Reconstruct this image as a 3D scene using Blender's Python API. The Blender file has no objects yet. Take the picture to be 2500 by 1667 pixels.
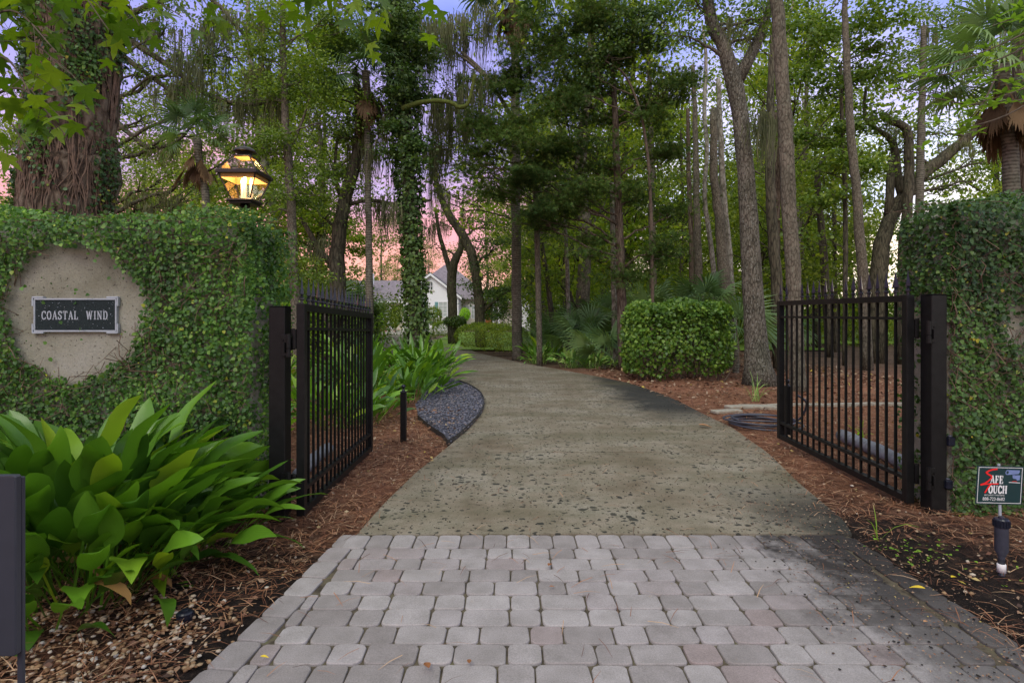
import bpy, math, random
import numpy as np
from mathutils import Vector

S = bpy.context.scene
COL = S.collection
RNG = np.random.default_rng(7)
random.seed(7)
PI = math.pi

# ------------------------------------------------------------------ camera, sky, light
CAM_H, FPX = 1.47, 1430.0           # eye height, focal length in photo pixels
cd = bpy.data.cameras.new('camera'); cam = bpy.data.objects.new('camera', cd); COL.objects.link(cam)
cam.location = (0, 0, CAM_H); cam.rotation_euler = (PI/2, 0, 0)
cd.sensor_width = 36; cd.lens = FPX/2500*36; cd.shift_y = -63.5/2500
cd.clip_start = 0.05; cd.clip_end = 2000
S.camera = cam

SUN_EL, SUN_AZ = math.radians(44), math.radians(198)     # azimuth clockwise from +Y: behind the camera, to the left
w = bpy.data.worlds.new('World'); S.world = w; w.use_nodes = True
nt = w.node_tree; N = nt.nodes; L = nt.links
for n in list(N): N.remove(n)
out = N.new('ShaderNodeOutputWorld'); bg = N.new('ShaderNodeBackground'); bg.inputs[1].default_value = 0.12
L.new(bg.outputs[0], out.inputs[0])
tc = N.new('ShaderNodeTexCoord')
sep = N.new('ShaderNodeSeparateXYZ'); L.new(tc.outputs['Generated'], sep.inputs[0])
def wmath(op, a, b=None, c=None, clamp=False):
    m = N.new('ShaderNodeMath'); m.operation = op; m.use_clamp = clamp
    for i, v in enumerate((a, b, c)):
        if v is None: continue
        if isinstance(v, (int, float)): m.inputs[i].default_value = v
        else: L.new(v, m.inputs[i])
    return m.outputs[0]
mp = N.new('ShaderNodeMapping'); mp.inputs['Scale'].default_value = (2.2, 2.2, 7.0); L.new(tc.outputs['Generated'], mp.inputs[0])
no = N.new('ShaderNodeTexNoise'); no.inputs['Scale'].default_value = 1.6; no.inputs['Detail'].default_value = 5; L.new(mp.outputs[0], no.inputs[0])
elev = wmath('ADD', sep.outputs[2], wmath('MULTIPLY', wmath('SUBTRACT', no.outputs[0], 0.5), 0.34))
def wramp(fac, stops):
    r = N.new('ShaderNodeValToRGB'); cr = r.color_ramp
    while len(cr.elements) < len(stops): cr.elements.new(0.5)
    for e, (p, c) in zip(cr.elements, stops): e.position = p; e.color = (*c, 1)
    L.new(fac, r.inputs[0]); return r.outputs[0]
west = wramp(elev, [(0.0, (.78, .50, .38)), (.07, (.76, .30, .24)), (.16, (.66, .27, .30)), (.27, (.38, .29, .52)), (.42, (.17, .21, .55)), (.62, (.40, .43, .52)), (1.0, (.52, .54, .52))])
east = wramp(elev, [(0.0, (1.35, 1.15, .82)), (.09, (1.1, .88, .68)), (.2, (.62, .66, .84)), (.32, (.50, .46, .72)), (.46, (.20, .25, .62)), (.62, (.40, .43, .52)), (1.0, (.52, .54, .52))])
az = wmath('ADD', wmath('MULTIPLY', sep.outputs[0], 0.40), wmath('MULTIPLY', sep.outputs[1], 0.92))
azf = N.new('ShaderNodeMapRange'); azf.interpolation_type = 'SMOOTHSTEP'
azx = wmath('MULTIPLY', sep.outputs[0], 1.0)
L.new(azx, azf.inputs[0]); azf.inputs[1].default_value = -0.02; azf.inputs[2].default_value = 0.30
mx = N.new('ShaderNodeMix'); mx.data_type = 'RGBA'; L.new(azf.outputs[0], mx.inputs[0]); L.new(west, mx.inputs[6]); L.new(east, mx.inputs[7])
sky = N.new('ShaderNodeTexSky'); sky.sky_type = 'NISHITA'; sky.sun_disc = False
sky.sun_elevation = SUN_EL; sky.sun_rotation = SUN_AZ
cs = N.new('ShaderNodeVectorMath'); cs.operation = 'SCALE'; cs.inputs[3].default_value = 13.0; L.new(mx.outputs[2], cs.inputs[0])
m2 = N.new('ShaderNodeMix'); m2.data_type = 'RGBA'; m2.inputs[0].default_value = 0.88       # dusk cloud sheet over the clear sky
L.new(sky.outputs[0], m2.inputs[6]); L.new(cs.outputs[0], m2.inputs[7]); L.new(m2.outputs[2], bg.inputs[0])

sd = bpy.data.lights.new('sun', 'SUN'); sd.energy = 1.5; sd.angle = math.radians(34); sd.color = (1, .955, .84)
sun = bpy.data.objects.new('sun', sd); COL.objects.link(sun)
dirv = Vector((math.sin(SUN_AZ)*math.cos(SUN_EL), math.cos(SUN_AZ)*math.cos(SUN_EL), math.sin(SUN_EL)))
sun.rotation_euler = dirv.to_track_quat('Z', 'Y').to_euler(); sun.location = (0, -10, 20)
S.view_settings.view_transform = 'Standard'; S.view_settings.look = 'None'
S.view_settings.exposure = 0.38; S.view_settings.gamma = 1; S.view_settings.use_curve_mapping = False
S.cycles.use_denoising = True
S.cycles.max_bounces = 6; S.cycles.diffuse_bounces = 3; S.cycles.glossy_bounces = 2; S.cycles.transmission_bounces = 4; S.cycles.transparent_max_bounces = 8

# ------------------------------------------------------------------ placing helpers
def P(px, py, Y):            # photo pixel (2500 wide) + distance -> world point
    return np.array([(px-1250)/FPX*Y, Y, CAM_H-(py-770)/FPX*Y])
K = 2500/2352.0
def D(px, py, Y): return P(px*K, py*K, Y)
def GD(px, py):              # display pixel on the ground
    Y = CAM_H*FPX/(py*K-770); return np.array([(px*K-1250)/FPX*Y, Y, 0.0])
def lerp(a, b, t): return a+(b-a)*t

# ------------------------------------------------------------------ object helpers
OFS = {}
def link(o): COL.objects.link(o); return o
def thing(name, label, cat, loc=(0, 0, 0), group=None):
    o = bpy.data.objects.new(name, None); link(o); o.location = loc; o.empty_display_size = .1
    o['label'] = label; o['category'] = cat
    if group: o['group'] = group
    OFS[o.name] = np.array(loc, float); return o
def tag(o, label, cat, group=None):
    o['label'] = label; o['category'] = cat
    if group: o['group'] = group
    return o
def mkmesh(name, V, F, smooth=False):
    V = np.asarray(V, np.float32).reshape(-1, 3); me = bpy.data.meshes.new(name)
    if isinstance(F, np.ndarray):
        n, k = F.shape
        me.vertices.add(len(V)); me.vertices.foreach_set('co', V.ravel())
        me.loops.add(n*k); me.loops.foreach_set('vertex_index', F.astype(np.int32).ravel())
        me.polygons.add(n); me.polygons.foreach_set('loop_start', np.arange(0, n*k, k, dtype=np.int32))
        me.update(calc_edges=True)
    else:
        me.from_pydata(V.tolist(), [], [list(map(int, f)) for f in F]); me.update()
    if smooth: me.polygons.foreach_set('use_smooth', np.ones(len(me.polygons), bool))
    return me
def part(name, V, F, mat, parent=None, smooth=False, loc=None, kind=None):
    """V in world space; one mesh object, child of parent or top level at loc"""
    base = OFS[parent.name] if parent is not None else np.array(loc if loc is not None else (0, 0, 0), float)
    V = np.asarray(V, float).reshape(-1, 3)-base
    me = mkmesh(name, V, F, smooth); me.materials.append(mat)
    o = bpy.data.objects.new(name, me); link(o)
    if parent is not None: o.parent = parent
    else: o.location = base
    OFS[o.name] = base
    if kind: o['kind'] = kind
    return o
def inst(name, me, parent, loc, rot=(0, 0, 0), sc=1.0):
    o = bpy.data.objects.new(name, me); link(o); o.parent = parent
    b = OFS[parent.name] if parent is not None else np.zeros(3)
    o.location = tuple(np.asarray(loc, float)-b); o.rotation_euler = rot
    o.scale = (sc, sc, sc) if np.isscalar(sc) else sc
    return o
class MB:                    # collects shapes for ONE mesh
    def __init__(s): s.V = []; s.F = []
    def add(s, V, F):
        o = len(s.V); s.V.extend([tuple(map(float, v)) for v in V]); s.F.extend([tuple(int(i)+o for i in f) for f in F]); return s
    def box(s, x0, x1, y0, y1, z0, z1, bev=0):
        if bev:
            b = bev
            pr = [(x0+b, y0), (x1-b, y0), (x1, y0+b), (x1, y1-b), (x1-b, y1), (x0+b, y1), (x0, y1-b), (x0, y0+b)]
            cx, cy = (x0+x1)/2, (y0+y1)/2
            def ring(z, k): return [(cx+(x-cx)*k, cy+(y-cy)*k, z) for x, y in pr]
            kk = 1-2*b/max(x1-x0, y1-y0)
            V = ring(z0, kk)+ring(z0+b, 1)+ring(z1-b, 1)+ring(z1, kk)
            F = [list(range(7, -1, -1)), list(range(24, 32))]
            for r in range(3):
                for i in range(8): F.append([r*8+i, r*8+(i+1) % 8, r*8+8+(i+1) % 8, r*8+8+i])
            return s.add(V, F)
        V = [(x0, y0, z0), (x1, y0, z0), (x1, y1, z0), (x0, y1, z0), (x0, y0, z1), (x1, y0, z1), (x1, y1, z1), (x0, y1, z1)]
        return s.add(V, [(3, 2, 1, 0), (4, 5, 6, 7), (0, 1, 5, 4), (1, 2, 6, 5), (2, 3, 7, 6), (3, 0, 4, 7)])
    def beam(s, a, b, hx, hz):        # rectangular bar along a->b, half sizes
        a = np.array(a, float); b = np.array(b, float); d = (b-a)/np.linalg.norm(b-a)
        up = np.array([0, 0, 1.]) if abs(d[2]) < .9 else np.array([0, 1., 0])
        x = np.cross(d, up); x /= np.linalg.norm(x); u = np.cross(x, d)
        V = [p+x*hx*i+u*hz*j for p in (a, b) for i, j in ((-1, -1), (1, -1), (1, 1), (-1, 1))]
        return s.add(V, [(3, 2, 1, 0), (4, 5, 6, 7), (0, 1, 5, 4), (1, 2, 6, 5), (2, 3, 7, 6), (3, 0, 4, 7)])
    def tube(s, pts, rad, n=8, cap=True):
        V, F = tube(pts, rad, n, cap); return s.add(V, F)
    def lathe(s, c, prof, n=16):
        V = []; F = []
        for r, z in prof:
            for i in range(n): V.append((c[0]+r*math.cos(2*PI*i/n), c[1]+r*math.sin(2*PI*i/n), c[2]+z))
        for k in range(len(prof)-1):
            for i in range(n): F.append((k*n+i, k*n+(i+1) % n, (k+1)*n+(i+1) % n, (k+1)*n+i))
        F.append(tuple(range(n-1, -1, -1))); F.append(tuple((len(prof)-1)*n+i for i in range(n)))
        return s.add(V, F)
    def build(s, name, mat, parent=None, smooth=False, loc=None, kind=None):
        return part(name, s.V, s.F, mat, parent, smooth, loc, kind)
def tube(pts, rad, n=8, cap=True, rough=0, rng=None):
    pts = np.asarray(pts, float); m = len(pts); rad = np.broadcast_to(np.asarray(rad, float), (m,))
    T = np.gradient(pts, axis=0); T /= np.linalg.norm(T, axis=1, keepdims=True)+1e-9
    ref = np.array([1., 0, 0]) if abs(T[0][0]) < .9 else np.array([0, 1., 0]); V = []
    a = np.linspace(0, 2*PI, n, endpoint=False)
    u = ref
    for i in range(m):
        u = u-T[i]*np.dot(u, T[i]); u /= np.linalg.norm(u); v = np.cross(T[i], u)
        r = rad[i]*(1+(rough*rng.normal(size=n) if rough else 0))
        V.append(pts[i]+(np.cos(a)*r)[:, None]*u+(np.sin(a)*r)[:, None]*v)
    V = np.concatenate(V); F = []
    for k in range(m-1):
        for i in range(n): F.append((k*n+i, k*n+(i+1) % n, (k+1)*n+(i+1) % n, (k+1)*n+i))
    if cap: F.append(tuple(range(n-1, -1, -1))); F.append(tuple((m-1)*n+i for i in range(n)))
    return V, F
def spline(pts, n):          # catmull-rom through rows of pts
    pts = np.asarray(pts, float)
    if len(pts) < 3:
        t = np.linspace(0, 1, n)[:, None]; return pts[0]*(1-t)+pts[-1]*t
    q = np.vstack([2*pts[0]-pts[1], pts, 2*pts[-1]-pts[-2]]); outp = []
    for t in np.linspace(0, len(pts)-1, n):
        i = min(int(t), len(pts)-2); f = t-i; a, b, c, d = q[i:i+4]
        outp.append(.5*(2*b+(c-a)*f+(2*a-5*b+4*c-d)*f*f+(3*b-a-3*c+d)*f**3))
    return np.array(outp)

# ------------------------------------------------------------------ scattering many small faces into one mesh
def norm(a): return a/(np.linalg.norm(a, axis=-1, keepdims=True)+1e-9)
def rdir(n, rng=RNG): return norm(rng.normal(size=(n, 3)))
def scatter(tv, tf, pos, d, nrm, sc):
    """tv template verts (x along leaf, y width, z normal)"""
    tv = np.asarray(tv, float); tf = np.asarray(tf); n = len(pos)
    x = norm(d); z = norm(nrm-(nrm*x).sum(1, keepdims=True)*x); y = np.cross(z, x)
    sc = np.broadcast_to(np.asarray(sc, float), (n,))[:, None, None]
    V = pos[:, None]+sc*(tv[None, :, :1]*x[:, None]+tv[None, :, 1:2]*y[:, None]+tv[None, :, 2:]*z[:, None])
    F = tf[None]+(np.arange(n)*len(tv))[:, None, None]
    return V.reshape(-1, 3), F.reshape(-1, tf.shape[1])
DIA = ([(0, 0, 0), (.5, .27, .07), (1, 0, -.03), (.5, -.27, .07)], [(0, 2, 1), (0, 3, 2)])
IVY = ([(0, 0, 0), (.12, .38, .06), (.55, .4, .06), (1, 0, -.05), (.55, -.4, .06), (.12, -.38, .06)], [(0, 2, 1), (0, 3, 2), (0, 4, 3), (0, 5, 4)])
def needle_tpl(rng, n=9):
    V = []; F = []
    for i in range(n):
        a = rng.uniform(-1.2, 1.2); b = rng.uniform(-.8, .8); l = rng.uniform(.5, 1)
        s = rng.uniform(0, .5)
        d = np.array([math.cos(a)*math.cos(b), math.sin(a)*math.cos(b), math.sin(b)]); p = np.array([s, 0, 0])
        q = np.cross(d, [0, 0, 1]); q = q/np.linalg.norm(q)*.045
        k = len(V); V += [p-q, p+q, p+d*l*.8]; F.append((k, k+1, k+2))
    return V, F
NEED = needle_tpl(np.random.default_rng(3), 14)
def catmesh(items):
    o = 0; VV = []; FF = []
    for V, F in items:
        VV.append(V); FF.append(np.asarray(F)+o); o += len(V)
    return np.concatenate(VV), np.concatenate(FF)

# ------------------------------------------------------------------ materials
def mat(name):
    m = bpy.data.materials.new(name); m.use_nodes = True; t = m.node_tree
    return m, t.nodes, t.links, t.nodes['Principled BSDF'], t.nodes['Material Output']
def ramp(N, L, fac, stops):
    r = N.new('ShaderNodeValToRGB'); cr = r.color_ramp
    while len(cr.elements) < len(stops): cr.elements.new(.5)
    for e, (p, c) in zip(cr.elements, stops): e.position = p; e.color = (*c, 1)
    L.new(fac, r.inputs[0]); return r.outputs[0]
def noise(N, L, vec, scale, detail=4, rough=.6, dist=0):
    n = N.new('ShaderNodeTexNoise'); n.inputs['Scale'].default_value = scale; n.inputs['Detail'].default_value = detail
    n.inputs['Roughness'].default_value = rough; n.inputs['Distortion'].default_value = dist
    if vec is not None: L.new(vec, n.inputs['Vector'])
    return n.outputs[0]
def coords(N, L, scale=(1, 1, 1), world=True):
    if world: g = N.new('ShaderNodeNewGeometry').outputs['Position']
    else: g = N.new('ShaderNodeTexCoord').outputs['Object']
    m = N.new('ShaderNodeMapping'); m.inputs['Scale'].default_value = scale; L.new(g, m.inputs[0]); return m.outputs[0]
def mixc(N, L, f, a, b, mode='MIX'):
    m = N.new('ShaderNodeMix'); m.data_type = 'RGBA'; m.blend_type = mode
    for s, v in ((0, f), (6, a), (7, b)):
        if isinstance(v, (int, float)): m.inputs[s].default_value = v
        elif isinstance(v, tuple): m.inputs[s].default_value = (*v, 1)
        else: L.new(v, m.inputs[s])
    return m.outputs[2]
def mth(N, L, op, a, b=0.0, clamp=False):
    m = N.new('ShaderNodeMath'); m.operation = op; m.use_clamp = clamp
    for i, v in enumerate((a, b)):
        if isinstance(v, (int, float)): m.inputs[i].default_value = v
        else: L.new(v, m.inputs[i])
    return m.outputs[0]
def bump(N, L, bsdf, h, strength=.5, dist=.02):
    b = N.new('ShaderNodeBump'); b.inputs['Strength'].default_value = strength; b.inputs['Distance'].default_value = dist
    L.new(h, b.inputs['Height']); L.new(b.outputs[0], bsdf.inputs['Normal'])
def plain(name, c, rough=.6, metal=0, spec=.5, var=0.0, bmp=0):
    m, N, L, B, O = mat(name); B.inputs['Roughness'].default_value = rough; B.inputs['Metallic'].default_value = metal
    B.inputs['Specular IOR Level'].default_value = spec
    v = coords(N, L, world=False)
    nz = noise(N, L, v, 18, 5)
    k = var or .12
    L.new(ramp(N, L, nz, [(.3, tuple(x*(1-k) for x in c)), (.7, tuple(min(1, x*(1+k)) for x in c))]), B.inputs['Base Color'])
    if bmp: bump(N, L, B, noise(N, L, v, 60, 4), bmp, .003)
    return m
def leafmat(name, stops, transl=.35, rough=.45, spec=.35, tcol=1.6, per='island', veins=False, gain=1.92, drift=.45, dk=.72, tipbrown=False):
    stops = [(p, tuple(x*gain for x in c)) for p, c in stops]
    m, N, L, B, O = mat(name)
    if per == 'island': r = N.new('ShaderNodeNewGeometry').outputs['Random Per Island']
    else: r = N.new('ShaderNodeObjectInfo').outputs['Random']
    c = ramp(N, L, r, stops)
    nz = noise(N, L, coords(N, L), drift, 3)              # drifts of older and younger leaves through the plant
    c = mixc(N, L, 1.0, c, ramp(N, L, nz, [(.35, (dk, dk*1.06, dk*1.08)), (.65, (1.25, 1.2, 1.0))]), 'MULTIPLY')
    if veins:
        wv = N.new('ShaderNodeTexWave'); wv.wave_type = 'BANDS'; wv.bands_direction = 'Y'; wv.inputs['Scale'].default_value = 60
        L.new(coords(N, L, world=False), wv.inputs[0]); c = mixc(N, L, .22, c, mixc(N, L, 1.0, c, ramp(N, L, wv.outputs[1], [(0, (.6, .6, .6)), (1, (1.3, 1.3, 1.2))]), 'MULTIPLY'))
        bump(N, L, B, wv.outputs[1], .12, .002)
    L.new(c, B.inputs['Base Color']); B.inputs['Roughness'].default_value = rough; B.inputs['Specular IOR Level'].default_value = spec
    tr = N.new('ShaderNodeBsdfTranslucent')
    L.new(mixc(N, L, 1.0, c, (tcol, tcol*1.05, .55), 'MULTIPLY'), tr.inputs[0])
    ms = N.new('ShaderNodeMixShader'); ms.inputs[0].default_value = transl
    L.new(B.outputs[0], ms.inputs[1]); L.new(tr.outputs[0], ms.inputs[2]); L.new(ms.outputs[0], O.inputs[0])
    return m
def barkmat(name, dark, mid, light, zs=.22, scale=14, lichen=None, bstr=.9, bdist=.03, rings=False):
    m, N, L, B, O = mat(name); v = coords(N, L, (1, 1, zs), world=False)
    n1 = noise(N, L, v, scale, 6, .65, .4)
    vo = N.new('ShaderNodeTexVoronoi'); vo.inputs['Scale'].default_value = scale*1.1; vo.feature = 'DISTANCE_TO_EDGE'; L.new(v, vo.inputs[0])
    h = mth(N, L, 'ADD', n1, mth(N, L, 'MULTIPLY', mth(N, L, 'MINIMUM', vo.outputs[0], .25), 1.3))
    if rings:
        wv = N.new('ShaderNodeTexWave'); wv.bands_direction = 'Z'; wv.inputs['Scale'].default_value = 5; wv.inputs['Distortion'].default_value = 2.5
        L.new(coords(N, L, world=False), wv.inputs[0]); h = mth(N, L, 'ADD', mth(N, L, 'MULTIPLY', h, .7), mth(N, L, 'MULTIPLY', wv.outputs[1], .3))
    c = ramp(N, L, h, [(.38, dark), (.58, mid), (.8, light)])
    big = noise(N, L, coords(N, L, world=False), 1.7, 4)
    c = mixc(N, L, 1.0, c, ramp(N, L, big, [(.3, (.65, .7, .62)), (.7, (1.2, 1.15, 1.1))]), 'MULTIPLY')
    if lichen:
        ln = noise(N, L, coords(N, L, world=False), 22, 3, .7); f = ramp(N, L, ln, [(.58, (0, 0, 0)), (.68, (1, 1, 1))])
        sp = N.new('ShaderNodeSeparateColor'); L.new(f, sp.inputs[0]); c = mixc(N, L, mth(N, L, 'MULTIPLY', sp.outputs[0], .6), c, lichen)
    L.new(c, B.inputs['Base Color']); B.inputs['Roughness'].default_value = .9; B.inputs['Specular IOR Level'].default_value = .2
    bump(N, L, B, h, bstr, bdist)
    return m
M = {}
G = lambda *a: a
M['leaf_mid'] = leafmat('leaf_mid', [(0, (.034, .062, .010)), (.5, (.058, .10, .014)), (1, (.11, .155, .022))])
M['leaf_bright'] = leafmat('leaf_bright', [(0, (.06, .10, .012)), (.6, (.115, .165, .018)), (1, (.19, .22, .025))], .45)  # bright yellow green leaves; backlighting of the left woods put into the colour
M['leaf_dark'] = leafmat('leaf_dark', [(0, (.020, .040, .012)), (.6, (.035, .068, .018)), (1, (.065, .10, .024))], .28)
M['leaf_far'] = leafmat('leaf_far', [(0, (.045, .07, .012)), (.6, (.085, .12, .018)), (1, (.15, .18, .028))], .45)
M['cedar'] = leafmat('cedar', [(0, (.020, .042, .012)), (.5, (.032, .064, .015)), (.85, (.052, .085, .018)), (1, (.085, .07, .03))], .2, .7, .15)
M['ivy'] = leafmat('ivy', [(0, (.022, .06, .012)), (.45, (.042, .105, .02)), (.85, (.075, .155, .028)), (.985, (.12, .2, .03)), (1, (.26, .27, .03))], .28, .45, .35, gain=1.8, drift=2.2, dk=.5)
M['ivy_dark'] = leafmat('ivy_dark', [(0, (.02, .05, .014)), (.5, (.035, .08, .02)), (.93, (.06, .12, .028)), (.985, (.1, .17, .03)), (1, (.32, .28, .03))], .22, .45, .35, gain=1.5, drift=2.2, dk=.55)  # darker green leaves of the right wall and the pine vines
M['hedge'] = leafmat('hedge', [(0, (.025, .058, .010)), (.5, (.05, .105, .016)), (1, (.10, .16, .025))], .25, .42, .35, drift=1.5)
M['boxwood'] = leafmat('boxwood', [(0, (.05, .085, .012)), (.5, (.09, .14, .016)), (1, (.17, .22, .025))], .3, .5, .3)
M['lime'] = leafmat('lime', [(0, (.10, .19, .02)), (1, (.20, .32, .03))], .4)
M['aspid'] = leafmat('aspid', [(0, (.028, .075, .010)), (.45, (.055, .13, .012)), (.85, (.095, .20, .016)), (1, (.19, .27, .018))], .26, .3, .45, 1.4, 'object', True, gain=1.75)
M['aspid_old'] = leafmat('aspid_old', [(0, (.22, .12, .04)), (1, (.33, .2, .07))], .25, .6, .2, 1.2, 'object', True, gain=1)
M['varieg'] = leafmat('varieg', [(0, (.05, .12, .025)), (.6, (.09, .18, .035)), (1, (.26, .33, .12))], .25, .35, .45, 1.4, 'object', True)
M['star'] = leafmat('star', [(0, (.030, .065, .008)), (.5, (.062, .12, .010)), (1, (.13, .19, .014))], .45, .4, .25, 1.6, 'object', gain=1.4)
M['magno'] = leafmat('magno', [(0, (.07, .13, .02)), (1, (.14, .22, .035))], .4, .35, .4, 1.6, 'object')
M['palm'] = leafmat('palm', [(0, (.035, .07, .028)), (.6, (.065, .115, .045)), (1, (.10, .155, .065))], .25, .4, .4, 1.4, 'object')
M['palm_dead'] = leafmat('palm_dead', [(0, (.10, .06, .035)), (.6, (.17, .11, .065)), (1, (.25, .17, .10))], .2, .8, .1, 1.1, 'object', gain=.75)
M['moss'] = leafmat('moss', [(0, (.11, .125, .07)), (.6, (.16, .175, .10)), (1, (.22, .23, .14))], .4, .9, .1, 1.1, gain=1)
M['moss_green'] = plain('moss_green', (.075, .095, .022), .95, spec=.1, var=.4, bmp=.8)
M['oak_bark'] = barkmat('oak_bark', (.022, .019, .014), (.075, .068, .053), (.155, .145, .118), .3, 24, (.34, .36, .31), .9, .016)
M['grey_bark'] = barkmat('grey_bark', (.04, .034, .025), (.095, .083, .063), (.155, .138, .108), .4, 19, (.22, .24, .18), .45, .008)
M['pale_bark'] = barkmat('pale_bark', (.08, .072, .055), (.17, .155, .125), (.29, .28, .24), .5, 9, (.42, .44, .4), .4, .01)
M['red_bark'] = barkmat('red_bark', (.024, .017, .012), (.068, .048, .036), (.125, .10, .078), .15, 16, (.22, .19, .14), .9, .02)
M['pine_bark'] = barkmat('pine_bark', (.02, .015, .011), (.075, .053, .038), (.15, .118, .09), .35, 11, None, 1, .05)
M['dark_bark'] = barkmat('dark_bark', (.02, .018, .013), (.06, .055, .038), (.11, .10, .07), .2, 14, (.16, .18, .11), .8, .02)
M['palm_bark'] = barkmat('palm_bark', (.06, .055, .042), (.115, .105, .083), (.165, .155, .125), 1.2, 8, None, .4, .012, True)
M['vine_wood'] = plain('vine_wood', (.12, .075, .048), .85, var=.5, bmp=.6)
M['twig'] = plain('twig', (.10, .075, .05), .9, var=.4)
M['iron'] = plain('iron', (.009, .009, .009), .4, spec=.2, var=.3, bmp=.15)
M['spear'] = plain('spear', (.010, .012, .022), .28, spec=.4, var=.3)
M['bronze'] = plain('bronze', (.022, .015, .012), .4, metal=.3, var=.3)
M['panel'] = plain('panel', (.035, .037, .048), .35, var=.06)
M['white'] = plain('white', (.75, .74, .72), .6, var=.03)
M['silver'] = plain('silver', (.36, .40, .44), .5, metal=.2, var=.12, bmp=.2)
M['hose'] = plain('hose', (.05, .055, .075), .45, var=.2)
M['log'] = plain('log', (.20, .21, .23), .8, var=.3, bmp=.5)
M['edging'] = plain('edging', (.025, .025, .024), .6)
M['flag'] = plain('flag', (.30, .28, .22), .9, var=.25, bmp=.5)
M['blossom'] = plain('blossom', (.5, .05, .07), .7, var=.3)
# ------------------------------------------------------------------ special materials
def m_ground():
    m, N, L, B, O = mat('forest_floor'); v = coords(N, L)
    a = noise(N, L, v, 60, 6, .75, 1.5); b = noise(N, L, v, 9, 5, .65); c = noise(N, L, v, 1.1, 3)
    f = mth(N, L, 'ADD', mth(N, L, 'MULTIPLY', a, .6), mth(N, L, 'MULTIPLY', b, .4))
    straw = ramp(N, L, f, [(.34, (.035, .017, .011)), (.43, (.14, .060, .034)), (.53, (.31, .15, .085)), (.66, (.48, .33, .21))])
    soil = ramp(N, L, f, [(.34, (.008, .007, .006)), (.52, (.03, .022, .018)), (.66, (.10, .07, .05))])
    lit = ramp(N, L, f, [(.34, (.03, .02, .014)), (.5, (.14, .095, .065)), (.64, (.33, .24, .17))])
    s = N.new('ShaderNodeSeparateXYZ'); L.new(N.new('ShaderNodeNewGeometry').outputs['Position'], s.inputs[0])
    def mr(x, a0, a1):
        r = N.new('ShaderNodeMapRange'); L.new(x, r.inputs[0]); r.inputs[1].default_value = a0; r.inputs[2].default_value = a1; return r.outputs[0]
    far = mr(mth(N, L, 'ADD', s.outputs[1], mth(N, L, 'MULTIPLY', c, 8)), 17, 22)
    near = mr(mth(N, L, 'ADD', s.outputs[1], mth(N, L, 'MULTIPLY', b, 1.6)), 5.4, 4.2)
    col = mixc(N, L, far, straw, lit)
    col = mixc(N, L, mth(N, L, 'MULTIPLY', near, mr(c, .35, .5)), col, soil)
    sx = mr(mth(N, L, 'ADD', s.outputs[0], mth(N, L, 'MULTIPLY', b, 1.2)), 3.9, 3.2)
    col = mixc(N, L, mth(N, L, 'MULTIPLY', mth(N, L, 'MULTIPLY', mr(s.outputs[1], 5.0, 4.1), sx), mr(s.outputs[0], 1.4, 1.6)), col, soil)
    col = mixc(N, L, 1.0, col, ramp(N, L, c, [(.3, (.7, .7, .7)), (.7, (1.25, 1.2, 1.2))]), 'MULTIPLY')
    L.new(col, B.inputs['Base Color']); B.inputs['Roughness'].default_value = .95; B.inputs['Specular IOR Level'].default_value = .15
    bump(N, L, B, f, 1, .05); return m
def posmask(N, L, nz, lo, hi, amp=.9):
    s = N.new('ShaderNodeSeparateXYZ'); L.new(N.new('ShaderNodeNewGeometry').outputs['Position'], s.inputs[0])
    x = mth(N, L, 'ADD', s.outputs[0], mth(N, L, 'MULTIPLY', mth(N, L, 'SUBTRACT', nz, .5), amp))
    r = N.new('ShaderNodeMapRange'); r.interpolation_type = 'SMOOTHSTEP'; L.new(x, r.inputs[0]); r.inputs[1].default_value = lo; r.inputs[2].default_value = hi
    return r.outputs[0], s.outputs[1]
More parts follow.
